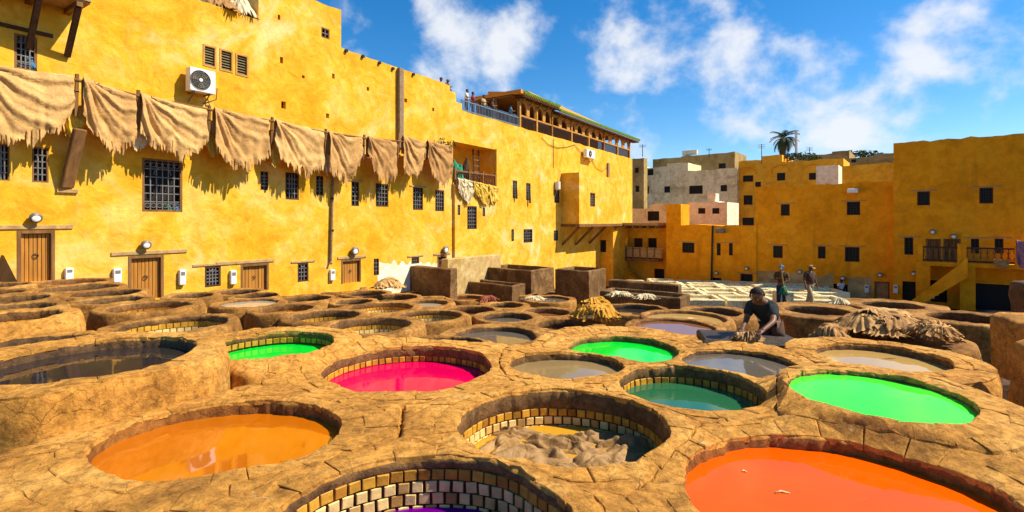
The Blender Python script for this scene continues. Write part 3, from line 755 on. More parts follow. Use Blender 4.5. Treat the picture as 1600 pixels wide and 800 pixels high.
# ---- the long yellow wall on the left
K = 0.6625; C0 = 22.7
LW = Frame(K, 1.0, (-C0, 0.0))
if LW.n.x < 0: LW.n = -LW.n
def hz(x0, x1, y0, y1, F=None): return (F or LW).rect(x0, x1, y0, y1)
H_low, H_hi = CAM_Z + 7.68, CAM_Z + 9.35
H_ter = CAM_Z + 6.42
zb = -1.0
small = [(407, 419, 268, 297), (446, 467, 270, 312), (494, 505, 275, 305), (549, 561, 284, 322), (587, 607, 287, 323), (645, 661, 293, 328), (680, 694, 297, 330)]
wins = {'top': hz(22, 58, 55, 110), 'edge': hz(-6, 15, 225, 282), 'narrow': hz(50, 76, 230, 285), 'big': hz(222, 285, 249, 331), 'low1': hz(320, 345, 416, 448), 'low2': hz(465, 482, 411, 440), 'low3': hz(584, 592, 404, 430), 'low4': hz(643, 655, 402, 412)}
doors = {'d1': hz(26, 86, 360, 440), 'd2': hz(200, 256, 399, 468), 'd3': hz(376, 420, 412, 455), 'd4': hz(533, 564, 405, 442), 'd5': hz(683, 698, 399, 420)}
vents = [hz(317, 338, 71, 105), hz(343, 364, 78, 112), hz(368, 388, 85, 119)]
putlog = [hz(x - w, x + w, y - h, y + h) for x, y, w, h in ((436, 27, 2, 4), (440, 94, 2.4, 5), (474, 120, 2, 2.2), (521, 119, 2, 4), (575, 139, 2, 3), (634, 157, 2.2, 3), (443, 164, 3.5, 5.5), (512, 181, 2.5, 3.8), (677, 171, 1.6, 2.8))]
tophole = hz(502, 515, 44, 60)
holes = list(wins.values()) + list(doors.values()) + vents + putlog + [tophole] + [hz(*w) for w in small]
FB0 = LW.off(0.16)
log_h = (FB0.s(711) + .01, FB0.s(776) - .01, FB0.z(743, 291) + .003, FB0.z(777, 233) - .02, 1.3)
holes.append(log_h)
sA, sB, sC, sD, sE, sF = LW.s(-420), LW.s(404), LW.s(533), LW.s(703), LW.s(722), LW.s(988)
house = facade('tannery_house', LW, [(sA, sB, H_low), (sB, sC, H_hi), (sC, sD, H_low), (sD, (sD + sE) / 2, H_low - .35), ((sD + sE) / 2, sE, H_low - .85), (sE, sF, H_ter)], zb, holes, 6.0, M['yellow'],
               'long sunlit yellow plastered tannery house with small barred windows along the left', top_amp=0.06)
mb = MB(); LW.box(mb, log_h[0] - .05, log_h[1] + .05, -1.4, -1.29, log_h[2] - .05, log_h[3] + .05); mb.build('loggia_back', M['ochre_light'], house)
grille_window(house, LW, wins['top'], 3, 4, .03, 'wood', fancy=True)
grille_window(house, LW, wins['edge'], 2, 4, .03, 'wood')
grille_window(house, LW, wins['narrow'], 2, 4, .03, 'wood')
grille_window(house, LW, wins['big'], 5, 5, .032, 'wood', fancy=True)
grille_window(house, LW, wins['low1'], 3, 4, .035, 'wood_dark', lintel=.4)
grille_window(house, LW, wins['low2'], 2, 3, .035, 'wood_dark', lintel=.3)
grille_window(house, LW, wins['low3'], 1, 3, .03, 'wood_dark', arch=False)
grille_window(house, LW, wins['low4'], 2, 1, .03, 'wood_dark', arch=False, lintel=.3)
for i, w in enumerate(small): grille_window(house, LW, hz(*w), 1 if w[1] - w[0] < 14 else 3, 4, .035, 'wood_dark', lintel=(.25 if i in (3, 5) else None))
for w in putlog:
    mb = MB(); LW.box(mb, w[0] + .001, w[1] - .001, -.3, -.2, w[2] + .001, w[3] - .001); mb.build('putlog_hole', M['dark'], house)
grille_window(house, LW, tophole, 1, 1, .03, 'wood', arch=False)
for v in vents:
    mb = MB(); LW.box(mb, v[0] + .001, v[1] - .001, -.24, -.18, v[2] + .001, v[3] - .001); sh = mb.build('shutter', M['dark'], house)
    mb = MB(); fw = .06
    LW.box(mb, v[0], v[0] + fw, -.1, .02, v[2], v[3]); LW.box(mb, v[1] - fw, v[1], -.1, .02, v[2], v[3]); LW.box(mb, v[0] + fw, v[1] - fw, -.1, .02, v[2], v[2] + fw); LW.box(mb, v[0] + fw, v[1] - fw, -.1, .02, v[3] - fw, v[3])
    mb.build('frame', M['pavilion'], sh)
    for i in range(7):
        z = v[2] + fw + (v[3] - v[2] - 2 * fw) * (i + .5) / 7
        mb = MB(); mb.box8([LW.P(v[0] + fw, z - .035, -.03), LW.P(v[1] - fw, z - .035, -.03), LW.P(v[1] - fw, z + .02, -.09), LW.P(v[0] + fw, z + .02, -.09), LW.P(v[0] + fw, z - .02, -.03), LW.P(v[1] - fw, z - .02, -.03), LW.P(v[1] - fw, z + .035, -.09), LW.P(v[0] + fw, z + .035, -.09)])
        mb.build('slat', M['louvre'], sh)
plank_door(house, LW, doors['d1'], 7, lintel=(.9, .4)); plank_door(house, LW, doors['d2'], 8, lintel=(.45, .7)); plank_door(house, LW, doors['d3'], 7, lintel=(.9, .2)); plank_door(house, LW, doors['d4'], 6, lintel=(.2, .3)); plank_door(house, LW, doors['d5'], 3, 'wood_dark', lintel=(.3, .3))
# whitewashed foot of the wall between the downpipe and the clay bins
mb = MB()
wa, wb_ = LW.s(590), LW.s(683)
steps = 40
pts = [(wa + (wb_ - wa) * i / steps, LW.z(590 + 93 * i / steps, 411 + 2.2 * fbm(i * .35, 1, 2) * 3)) for i in range(steps + 1)]
for (a, za), (b, zb2) in zip(pts, pts[1:]):
    m = (a + b) / 2; seg = [h for h in (wins['low3'], wins['low4']) if h[0] - .02 < m < h[1] + .02]
    for z0, z1a, z1b in ([(2.4, za, zb2)] if not seg else [(2.4, seg[0][2], seg[0][2])]): mb.quad(LW.P(a, z0, .004), LW.P(b, z0, .004), LW.P(b, z1b, .004), LW.P(a, z1a, .004))
mb.build('whitewash', M['whitewash'], house)
# rain spouts below the parapet
for x, y in ((540, 79), (566, 88), (592, 98), (613, 107), (645, 116)):
    s = LW.s(x); z = LW.z(x, y); mb = MB(); mb.tube([LW.P(s, z, -.1), LW.P(s, z - .02, .10)], .075, 10); mb.build('rain_spout', M['iron_dark'], house)
# hides heaped on the roof edge
def pile(name, c, rx, ry, h, mat, label, cat='hides', seed=0, fringe=0.25, n=72, group=None, folds=1.0, yaw=0.0, layers=1):
    """a heap of limp skins: ragged sheets thrown one over another on a low mound"""
    root = thing(name, c, label, cat, group); c = Vector(c); rl = random.Random(seed * 13 + 1)
    mats = mat if isinstance(mat, list) else [mat]
    def mound(x, y):
        q = math.hypot(x, y)
        return max(0.0, 1 - min(1, q) ** 2.2) * (1 + .35 * mnoise.noise(Vector((x * 1.6 + seed, y * 1.6, seed * .3)))) + .10 * mnoise.noise(Vector((x * 4 + seed, y * 4, 2)))
    for ly in range(layers):
        mb = MB(); mb.smooth = True; nr = 16; n2 = 132
        if ly == 0: cx_, cy_, R_ = 0.0, 0.0, 1.0
        else: a_ = ly * 2.4 + seed; d_ = .30 + .2 * rl.random(); cx_, cy_, R_ = d_ * math.cos(a_), d_ * math.sin(a_), .62 + .15 * rl.random()
        sd_ = seed * 1.7 + ly * 9.1
        jag = [rl.random() for _ in range(n2)]
        def at_(u, k):
            t = 2 * math.pi * k / n2; e = Vector((math.cos(t), math.sin(t)))
            out = 1 + .30 * mnoise.noise(Vector((e.x * 1.2 + sd_, e.y * 1.2, 3))) + .10 * mnoise.noise(Vector((e.x * 4 + sd_, e.y * 4, 6)))
            if u > .8: out += (jag[k] - .5) * 1.5 * fringe * (u - .8) / .2
            x, y = cx_ + R_ * u * out * e.x, cy_ + R_ * u * out * e.y
            w_ = sstep((u - .08) / .6)
            wv = mnoise.noise(Vector((e.x * 2.4 + sd_, e.y * 2.4, u * .8))) * 8.0
            f = folds * w_ * (.45 * math.sin(wv * 1.7) + .22 * math.sin(t * 19 + wv))
            z = h * mound(x, y) + .012 + .022 * ly + (.045 + .05 * h) * f * (1.0 if ly else .9) + .02 * mnoise.noise(Vector((x * 7, y * 7, sd_)))
            x2, y2 = x * rx * (1 + .03 * f), y * ry * (1 + .03 * f)
            return c + Vector((x2 * math.cos(yaw) - y2 * math.sin(yaw), x2 * math.sin(yaw) + y2 * math.cos(yaw), max(z, .004) - (.02 if u > .99 and ly == 0 else 0)))
        mb.v.append(at_(0, 0))
        for j in range(1, nr + 1): mb.v += [at_((j / nr) ** .85, k) for k in range(n2)]
        for k in range(n2): mb.f.append([0, 1 + k, 1 + (k + 1) % n2]); mb.m.append(0)
        for j in range(nr - 1):
            for k in range(n2):
                if j >= nr - 4 and k % 4 == (ly + 1) % 4 and fringe > .45: continue
                a = 1 + j * n2; k2 = (k + 1) % n2
                mb.f.append([a + k, a + n2 + k, a + n2 + k2, a + k2]); mb.m.append(0)
        o = mb.build('hide', mats[ly % len(mats)], root)
        m = o.modifiers.new('thick', 'SOLIDIFY'); m.thickness = .012; m.offset = -1
    return root
def wallpt(x, y, n=0.0, F=None): F = F or LW; return F.P(F.s(x), F.z(x, y), n)
def roofpt(x, ztop, n): p = LW.P(LW.s(x), ztop, n); return p
pile('hide_heap', roofpt(352, H_low - .02, -.55), .8, .5, .55, M['hide_dark'], 'dark brown hides heaped on the roof edge at the top of the picture', 'hides', 3)
pile('hide_heap', roofpt(384, H_low - .02, -.5), .7, .45, .75, M['hide_pale'], 'whitish fleece heaped on the roof edge at the top of the picture', 'hides', 5)

bw = wins['big']
for f_, m_, lab_ in ((.66, 'cloth_green', 'green cloth bundle on the sill of the large barred window'), (.86, 'cloth_blue', 'blue cloth bundle on the sill of the large barred window')):
    pile('cloth_bundle', LW.P(bw[0] + (bw[1] - bw[0]) * f_, bw[2] + .06, -.14), .14, .07, .20, M[m_], lab_, 'bundle', int(f_ * 50), folds=.6)
tw_ = wins['top']; pile('cloth_bundle', LW.P((tw_[0] + tw_[1]) / 2 + .1, tw_[2] + .06, -.14), .2, .07, .35, M['cloth_blue'], 'blue cloth bundle in the window under the timber balcony', 'bundle', 77, folds=.6)

# front block with the loggia, right of the hanging hides
FB = LW.off(0.16)
fb_h = [FB.rect(715, 719, 320, 336), FB.rect(730, 745, 322, 358), FB.rect(754, 758, 325, 338), FB.rect(801, 808, 282, 310), FB.rect(822, 829, 286, 313), FB.rect(866, 874, 297, 317), FB.rect(799, 803, 358, 377), FB.rect(818, 832, 358, 379), FB.rect(865, 872, 360, 376)]
l0, l1, l2, l3 = FB.s(711), FB.s(776), FB.s(838), FB.s(884)
block = facade('loggia_block', FB, [(l0, l1, FB.z(743, 291)), (l1, l2, FB.z(777, 233)), (l2, l3, FB.z(777, 233) - .55)], zb, fb_h, 0.155, M['yellow_block'], 'projecting yellow wall block with an open roof loggia right of the hanging hides', side=False, reveal=.15)
for h in fb_h: grille_window(block, FB, h, reveal=.14, nv=1 if h[1] - h[0] < .45 else 3, nh=3 if h[3] - h[2] < 1 else 5, bar=.035, frame='wood_dark', arch=(h[1] - h[0] > .6))
# loggia railing, ladder, posts
lz = FB.z(743, 291)
rail = thing('loggia_railing', FB.P((l0 + l1) / 2, lz, -.06), 'brown wooden lattice railing in front of the loggia', 'railing')
for zz in (lz + .08, lz + .75):
    mb = MB(); FB.box(mb, l0 + .02, l1 - .02, -.10, -.03, zz, zz + .09); mb.build('rail', M['wood'], rail)
for i in range(4):
    s = l0 + .06 + (l1 - l0 - .12) * i / 3; mb = MB(); FB.box(mb, s - .05, s + .05, -.11, -.02, lz + .002, lz + .95); mb.build('post', M['wood'], rail)
mb = MB()
for i in range(22):
    s = l0 + .1 + (l1 - l0 - .3) * i / 22
    mb.bar(FB.P(s, lz + .15, -.06), FB.P(s + .12, lz + .76, -.06), .025); mb.bar(FB.P(s + .12, lz + .15, -.065), FB.P(s, lz + .76, -.065), .025)
mb.build('lattice', M['wood_dark'], rail)
lad = thing('ladder', FB.P(FB.s(752), lz, -.5), 'wooden ladder leaning in the loggia', 'ladder')
for ds in (-.28, .28):
    mb = MB(); mb.bar(FB.P(FB.s(752) + ds, lz + .05, -.35), FB.P(FB.s(756) + ds, FB.z(752, 232), -.62), .08); mb.build('rail', M['wood_dark'], lad)
for i in range(6):
    t = (i + .6) / 6.4; z = lz + (FB.z(752, 232) - lz) * t; s = FB.s(752) + (FB.s(756) - FB.s(752)) * t
    mb = MB(); mb.bar(FB.P(s - .3, z, -.35 - .27 * t), FB.P(s + .3, z, -.35 - .27 * t), .06); mb.build('rung', M['wood'], lad)
for x, m, lab, w in ((722, 'cloth_green', 'dark green cloth bundle piled at the left end of the loggia', .5), (735, 'wood_dark', 'dark sack bundle standing beside the ladder in the loggia', .45)):
    pile('cloth_bundle', FB.P(FB.s(x), lz + .005, -.42), w, .32, 1.5, M[m], lab, 'bundle', x % 7, folds=.7)

# jetty: the box on brackets near the end of the wall
JT = LW.off(1.7)
j0, j1 = JT.s(905), JT.s(985)
jz0, jz1 = JT.z(905, 350), JT.z(905, 269)
jh = [JT.rect(922, 930, 301, 323)]
jet = facade('jetty_room', JT, [(j0, j1, jz1)], jz0, jh, 1.69, M['yellow_block'], 'yellow boxed room carried on timber brackets near the far end of the wall', side=False)
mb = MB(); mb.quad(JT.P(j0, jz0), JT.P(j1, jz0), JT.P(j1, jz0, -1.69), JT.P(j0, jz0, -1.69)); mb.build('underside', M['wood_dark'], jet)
grille_window(jet, JT, jh[0], 1, 4, .04, 'wood', 'louvre', arch=False)
mb = MB(); JT.box(mb, j0 - .05, j1 + .05, -1.6, .06, jz0 - .22, jz0 - .003); mb.build('sill_beam', M['wood'], jet)
for i in range(5):
    s = j0 + .2 + (j1 - j0 - .6) * i / 4
    mb = MB(); mb.bar(JT.P(s, jz0 - .23, -.1), JT.P(s, jz0 - 1.7, -1.64), .16); mb.build('bracket', M['wood'], jet)

# ------------------------------------------------------------------ things fixed to the long wall
def wall_lamp(x, y, label, F=None, r=.145):
    F = F or LW; c = wallpt(x, y, 0, F); root = thing('wall_lamp', c, label, 'lamp', 'round wall lamps')
    s, z = F.s(x), c.z
    mb = MB(); mb.tube([F.P(s, z, .002), F.P(s, z, .08)], .05, 8); mb.build('bracket', M['iron_dark'], root)
    mb = MB(); mb.smooth = True; mb.tube([F.P(s, z, .06), F.P(s, z, .09), F.P(s, z - .01, .16), F.P(s, z - .02, .20)], [r * .5, r * .9, r, r * .96], 18); mb.build('housing', M['iron'], root)
    mb = MB(); o = F.P(s, z - .02, .19); mb.ball(o, r * .72, 14, 8, 0, (1, 1, 1)); mb.smooth = True
    for v in mb.v:
        d = (v - o).dot(F.n); v -= F.n * d * .65
    mb.build('globe', M['lamp_white'], root)
wall_lamp(53, 340, 'round wall lamp above the tall plank door at the far left')
wall_lamp(225, 382, 'round wall lamp above the second plank door')
wall_lamp(551, 392, 'round wall lamp above the fourth plank door', r=.2)
wall_lamp(693, 390, 'round wall lamp above the small dark door behind the clay slab', r=.22)
def meter(x0, x1, y0, y1, label, F=None):
    F = F or LW; s0, s1, z0, z1 = F.rect(x0, x1, y0, y1); root = thing('meter_box', F.P((s0 + s1) / 2, z0), label, 'meter box', 'electric meter boxes')
    mb = MB(); F.box(mb, s0, s1, .002, .14, z0, z1); bevel(mb.build('case', M['white_paint'], root), .03, 2)
    mb = MB(); w = s1 - s0; h = z1 - z0; F.box(mb, s0 + w * .18, s1 - w * .18, .13, .145, z0 + h * .62, z0 + h * .86); mb.build('window', M['grey_plastic'], root)
meter(100, 113, 418, 438, 'white meter box just right of the tall plank door'); meter(175, 188, 419, 441, 'white meter box left of the second plank door'); meter(278, 288, 421, 445, 'white meter box left of the low barred window')
meter(358, 367, 422, 444, 'white meter box between the low barred window and third plank door'); meter(514, 521, 421, 438, 'white meter box at the foot of the downpipe')
def aircon(x0, x1, y0, y1, label):
    s0, s1, z0, z1 = LW.off(.48).rect(x0, x1, y0, y1); root = thing('air_conditioner', LW.P((s0 + s1) / 2, z0), label, 'air conditioner', 'outdoor air conditioner units')
    w, h = s1 - s0, z1 - z0
    mb = MB(); LW.box(mb, s0, s1, .14, .48, z0, z1); bevel(mb.build('case', M['white_paint'], root), .025, 2)
    cs, cz, r = s0 + w * .40, (z0 + z1) / 2, h * .41
    mb = MB(); mb.tube([LW.P(cs, cz, .47), LW.P(cs, cz, .486)], r, 24); fan = mb.build('fan_opening', M['fan_black'], root)
    mb = MB()
    for rr in (1.0, .8, .6, .4): mb.tube([LW.P(cs + r * rr * math.cos(t), cz + r * rr * math.sin(t), .50) for t in [2 * math.pi * k / 24 for k in range(25)]], .009, 4, cap=False)
    for k in range(10): t = 2 * math.pi * k / 10; mb.bar(LW.P(cs + r * .15 * math.cos(t), cz + r * .15 * math.sin(t), .495), LW.P(cs + r * math.cos(t), cz + r * math.sin(t), .495), .012)
    mb.build('guard', M['iron'], fan)
    mb = MB(); mb.tube([LW.P(cs, cz, .487), LW.P(cs, cz, .52)], r * .17, 12); mb.build('hub', M['white_paint'], fan)
    for i in range(3):
        mb = MB(); t = 2 * math.pi * i / 3 + .4; a = LW.P(cs, cz, .488); b = LW.P(cs + r * .85 * math.cos(t), cz + r * .85 * math.sin(t), .488); c = LW.P(cs + r * .85 * math.cos(t + .7), cz + r * .85 * math.sin(t + .7), .492)
        mb.add([a, b, c], ((0, 1, 2),)); mb.build('blade', M['louvre'], fan)
    for s in (s0 + w * .2, s1 - w * .2):
        mb = MB(); mb.bar(LW.P(s, z0 - .02, .0), LW.P(s, z0 - .02, .5), .04); mb.bar(LW.P(s, z0 - .3, .01), LW.P(s, z0 - .04, .4), .03); mb.build('bracket', M['iron'], root)
    mb = MB(); mb.tube([LW.P(s1 - .02, z0 + h * .3, .3), LW.P(s1 + .14, z0 + h * .35, .3), LW.P(s1 + .16, z0 - .1, .2), LW.P(s1 - .05, z0 - .22, .1), LW.P(s1 - .1, z0 - .25, 0)], .022, 6); mb.build('pipe', M['iron'], root)
aircon(297, 337, 108, 144, 'white air conditioner unit on the yellow wall beside three louvred vents')
aircon(917, 930, 234, 247, 'small white air conditioner unit below the terrace pavilion')
# box lamp on the front block
root = thing('box_lamp', FB.P(FB.s(868), FB.z(868, 297)), 'pale cylinder lamp high on the projecting yellow block', 'lamp')
mb = MB(); s = FB.s(868); mb.tube([FB.P(s, FB.z(868, 296), .18), FB.P(s, FB.z(868, 284), .18)], .22, 12); mb.build('body', M['lamp_white'], root)
mb = MB(); mb.bar(FB.P(s, FB.z(868, 290), 0), FB.P(s, FB.z(868, 290), .1), .08); mb.build('bracket', M['iron_dark'], root)
# pipes
root = thing('downpipe', wallpt(517, 410, .08), 'thin brown downpipe running down the wall left of the fourth plank door', 'pipe')
s = LW.s(517); mb = MB(); mb.tube([LW.P(LW.s(519), LW.z(519, 232), .09), LW.P(s, LW.z(517, 320), .09), LW.P(LW.s(515), LW.z(515, 408), .09), LW.P(LW.s(514), LW.z(514, 412), .16)], .055, 8); mb.build('pipe', M['pipe'], root)
for y in (262, 312, 362): mb = MB(); ss_ = LW.s(517); mb.tube([LW.P(ss_, LW.z(517, y), .09), LW.P(ss_, LW.z(517, y) + .1, .09)], .075, 8); mb.build('joint', M['iron_dark'], root)
root = thing('pipe_casing', LW.P(LW.s(623), LW.z(623, 212)), 'square brown pipe casing from the parapet to the hanging hides', 'pipe')
mb = MB(); LW.box(mb, LW.s(620), LW.s(627), .002, .2, LW.z(623, 232), LW.z(623, 107)); bevel(mb.build('casing', M['pipe'], root), .02)
# second casing on the far wall and cables
root = thing('pipe_casing', LW.P(LW.s(949), LW.z(949, 280)), 'short brown pipe casing right of the small air conditioner', 'pipe')
mb = MB(); LW.box(mb, LW.s(948), LW.s(950.5), .002, .15, LW.z(949, 279), LW.z(949, 255)); mb.build('casing', M['pipe'], root)
def cable(pts, label):
    mb = MB(); P3 = [wallpt(x, y, .05) for x, y in pts]; mb.tube(P3, .02, 4)
    tag(mb.build('cable', M['iron_dark'], loc=P3[0]), label, 'cable')
cable([(846, 215), (856, 226), (870, 231), (885, 230), (897, 226)], 'black cable sagging below the pavilion arches'); cable([(897, 226), (905, 236), (912, 246)], 'black cable running down to the small air conditioner')
cable([(924, 250), (930, 262), (940, 268), (948, 262), (949, 256)], 'black cable looping from the small air conditioner to the pipe casing'); cable([(864, 217), (864, 240), (864, 268)], 'black cable hanging straight from the pavilion corner')

# timber jetty with balcony at the upper left corner
BJ = LW.off(1.05)
b1 = BJ.s(141); b0 = BJ.s(-260); bz = BJ.z(138, 6)
bal = thing('timber_balcony', LW.P((b0 + b1) / 2, bz), 'timber balcony floor on dark brackets at the upper left corner', 'balcony')
n_ = 9
for i in range(n_):
    mb = MB(); LW.box(mb, b0, b1, 1.05 * i / n_ + .01, 1.05 * (i + 1) / n_ - .006, bz, bz + .05); mb.build('plank', M['wood_pale'], bal)
mb = MB(); LW.box(mb, b0, b1 + .02, .98, 1.1, bz + .055, bz + .28); mb.build('edge_beam', M['wood_pale'], bal)
for x in (44, 104, -60):
    s = LW.s(x)
    mb = MB(); mb.bar(LW.P(s, bz - .07, .0), LW.P(s, bz - .07, 1.05), .14, .13); mb.build('joist', M['wood'], bal)
    mb = MB(); mb.bar(LW.P(s, bz - .15, .95), LW.P(s, bz - 1.35, .05), .13); mb.build('bracket', M['wood_dark'], bal)
mb = MB(); LW.box(mb, b0, LW.s(82), .002, .06, LW.z(40, 50), LW.z(40, 50) + .1); mb.build('wall_plate', M['wood_dark'], bal)
# the big timber brace under the first hides
root = thing('timber_brace', wallpt(103, 296, .1), 'thick dark brown timber brace leaning from the wall below the first hides', 'timber brace')
mb = MB(); mb.bar(wallpt(103, 293, .06), wallpt(113, 205, .62), .32, .14); bevel(mb.build('beam', M['wood'], root), .02)
mb = MB(); LW.box(mb, LW.s(88), LW.s(121), .002, .07, LW.z(104, 301), LW.z(104, 296)); mb.build('pad', M['wood_pale'], root)

# ------------------------------------------------------------------ hanging hides
HP = LW.off(0.62)
def hanging(x0, x1, y0, y1, yb, label, mat='hide', seed=0, name='hanging_hide', group='hides hung along the wall', F=None, fringe=1.0, gather=0.35, ragged=0.16, cat='hide'):
    F = F or HP
    s0, s1 = F.s(x0), F.s(x1); za, zc = F.z(x0, y0), F.z(x1, y1); zb_ = F.z((x0 + x1) / 2, yb)
    w = s1 - s0; Lm = (za + zc) / 2 - zb_
    nc = max(24, int(w / 0.028)); nr = 34
    mb = MB(); mb.smooth = True
    rnd = random.Random(seed)
    strip = 0; ln = 1
    lens = []
    for i in range(nc + 1):
        u = i / nc
        prof = 0.52 + 0.50 * math.sin(math.pi * min(1, max(0, .06 + .88 * u + .10 * math.sin(seed * 2.3)))) ** 0.65 + 0.10 * fbm(u * 4, seed, 1, 3)
        lens.append(Lm * prof)
    jag = [1 + ragged * fringe * ((rnd.random() - .6) * (1.5 if rnd.random() < .2 else .7) + .9 * mnoise.noise(Vector((i * .11, seed, 4)))) for i in range(nc + 1)]
    back = -0.35
    rows = []
    for j in range(-6, nr + 1):
        row = []
        for i in range(nc + 1):
            u = i / nc
            zt = za + (zc - za) * u - 0.06 * math.sin(math.pi * u) * w * .3 + .02 * fbm(u * 6, seed, 7, 2)
            if j < 0:      # the flap behind the pole
                v = -j / 6.0; z = zt - v * Lm * 0.45; n = -.10 - .03 * math.sin(u * 20); sx = s0 + w * u
            else:
                v = j / nr
                L = lens[i] * (jag[i] if j == nr else (1 + (jag[i] - 1) * max(0, (v - .8) / .2)))
                z = zt + 0.02 - v * L
                # folds start gathered at the upper left corner and fan out
                phi = math.atan2(v * Lm + .05, u * w + .04); rad_ = math.hypot(v * Lm, u * w)
                ph = phi * (13 + 3 * math.sin(seed)) + 2.2 * fbm(u * 2.5, v * 1.5, seed, 2)
                fan = math.sin(ph) + .5 * math.sin(2.3 * ph + seed)
                low = math.sin(u * w * 17 + 4 * fbm(u * 3, seed, 4, 2)) 
                wr = 0.055 * min(1, rad_ * 1.6) * (1 - .55 * u)
                n = 0.05 * min(1, v * 8) + wr * fan + 0.035 * v * v * low + 0.13 * fbm(u * 2.2 + seed, v * 1.3, 2, 3) * v + 0.05 * math.exp(-(u / .10) ** 2)
                cr = 0.055 * fbm(u * 2 + seed, 9, v * 2, 2) * v
                sx = s0 + w * (u + (0.5 - u) * (-0.03) * v + gather * .10 * (1 - u) ** 2 * math.sin(math.pi * min(1, v * 1.3)) * 0.3) + cr
            row.append(F.P(sx, z, n))
        rows.append(row)
    W2 = nc + 1
    for row in rows: mb.v += row
    nrw = len(rows)
    # fringe: the last rows are cut into tongues
    rnd2 = random.Random(seed + 50); cut = [False] * nc; i = 2
    while i < nc:
        cut[i] = True; i += rnd2.choice((2, 3, 4, 5, 7, 9))
    for j in range(nrw - 1):
        vv = (j - 6) / nr
        for i in range(nc):
            if fringe and cut[i] and vv > 0.88 + 0.22 * mnoise.noise(Vector((i * .45, seed, 0))): continue
            mb.f.append([j * W2 + i, j * W2 + i + 1, (j + 1) * W2 + i + 1, (j + 1) * W2 + i]); mb.m.append(0)
    o = mb.build(name, M[mat], loc=F.P((s0 + s1) / 2, zb_))
    m = o.modifiers.new('thick', 'SOLIDIFY'); m.thickness = .008; m.offset = 0
    return tag(o, label, cat, group)
hl = [(-45, 114, 96, 119, 222, 'broad tan hide hanging at the far left end of the row'), (129, 212, 121, 150, 236, 'second tan hanging hide from the left, above the timber brace'), (219, 322, 146, 171, 243, 'third tan hanging hide from the left, above the large barred window'),
      (334, 419, 168, 186, 264, 'fourth tan hanging hide from the left, below the air conditioner'), (430, 505, 187, 204, 272, 'fifth hanging hide from the left, ending left of the downpipe'), (513, 565, 205, 216, 284, 'sixth hanging hide from the left, just right of the downpipe'),
      (574, 619, 213, 222, 285, 'seventh hanging hide, ending at the square pipe casing'), (629, 664, 211, 222, 277, 'eighth hanging hide, just right of the square pipe casing'), (667, 706, 219, 229, 288, 'last hanging hide on the right end of the row')]
for i, h in enumerate(hl): hanging(*h, mat=('hide_beige', 'hide', 'hide_beige', 'hide', 'hide_beige', 'hide', 'hide_dark', 'hide', 'hide_dark')[i], seed=i * 7 + 1)
HQ = LW.off(0.36)
for i, (x0, x1, y0, y1, yb, m, lab) in enumerate(((97, 130, 165, 166, 224, 'hide_yellow', 'yellow skin hanging in the gap after the first tan hide'), (203, 232, 183, 190, 236, 'hide_pale', 'pale cream skin hanging between the second and third tan hides'), (316, 342, 186, 192, 244, 'hide_yellow', 'yellow skin hanging between the third and fourth tan hides'),
                                                  (418, 436, 204, 208, 262, 'hide_yellow', 'yellow skin hanging between the fourth and fifth tan hides'), (504, 516, 215, 218, 275, 'hide_pale', 'pale narrow skin hanging beside the top of the downpipe'))):
    hanging(x0, x1, y0, y1, yb, lab, m, 90 + i, 'hanging_skin', 'small yellow and pale skins between the hides', HQ, 0.6)
pole = MB(); ps = [HP.P(HP.s(x), HP.z(x, y) - .05, -.02) for x, y in ((-60, 97), (120, 122), (216, 147), (328, 169), (425, 187), (510, 205), (570, 214), (624, 219), (709, 229))]
pole.tube(ps, .045, 8); tag(pole.build('hanging_pole', M['wood'], loc=ps[0]), 'long wooden pole the tan hides hang over', 'pole')
for i, (x, y, lab) in enumerate(((121, 118, 'first wooden post of the hide rack, right of the broad hide'), (217, 143, 'second wooden post of the hide rack from the left'), (328, 167, 'third wooden post of the hide rack, below the air conditioner'), (426, 185, 'fourth wooden post of the hide rack from the left'), (510, 203, 'fifth wooden post of the hide rack, by the downpipe'), (570, 212, 'sixth wooden post of the hide rack from the left'), (624, 209, 'last wooden post of the hide rack, by the pipe casing'))):
    s = HP.s(x); z = HP.z(x, y); o = thing('rack_post', LW.P(s, z - 1.2), lab, 'post', 'posts of the hide rack')
    mb = MB(); mb.bar(HP.P(s, z + .05, -.03), HP.P(s, z - 1.15, -.12), .08); mb.build('post', M['wood'], o)
    mb = MB(); mb.bar(LW.P(s, z - .95, .01), HP.P(s, z - .4, -.03), .09); mb.build('strut', M['wood'], o)
for i, (x0, x1, y0, y1, yb, m) in enumerate(((714, 728, 278, 281, 308, 'hide_pale'), (724, 740, 279, 284, 318, 'hide_pale'), (738, 752, 283, 286, 308, 'hide_yellow'), (748, 766, 285, 290, 320, 'hide_yellow'), (762, 779, 288, 293, 318, 'hide_yellow'))):
    hanging(x0, x1, y0, y1, yb, ('white skin hanging at the left end of the loggia railing', 'long white skin, second on the loggia railing', 'short yellow skin in the middle of the loggia railing', 'long yellow skin right of the middle of the loggia railing', 'yellow skin bunched at the right end of the loggia railing')[i], m, 120 + i, 'hanging_skin', 'skins hung on the loggia railing', FB.off(.1), .8, .8)

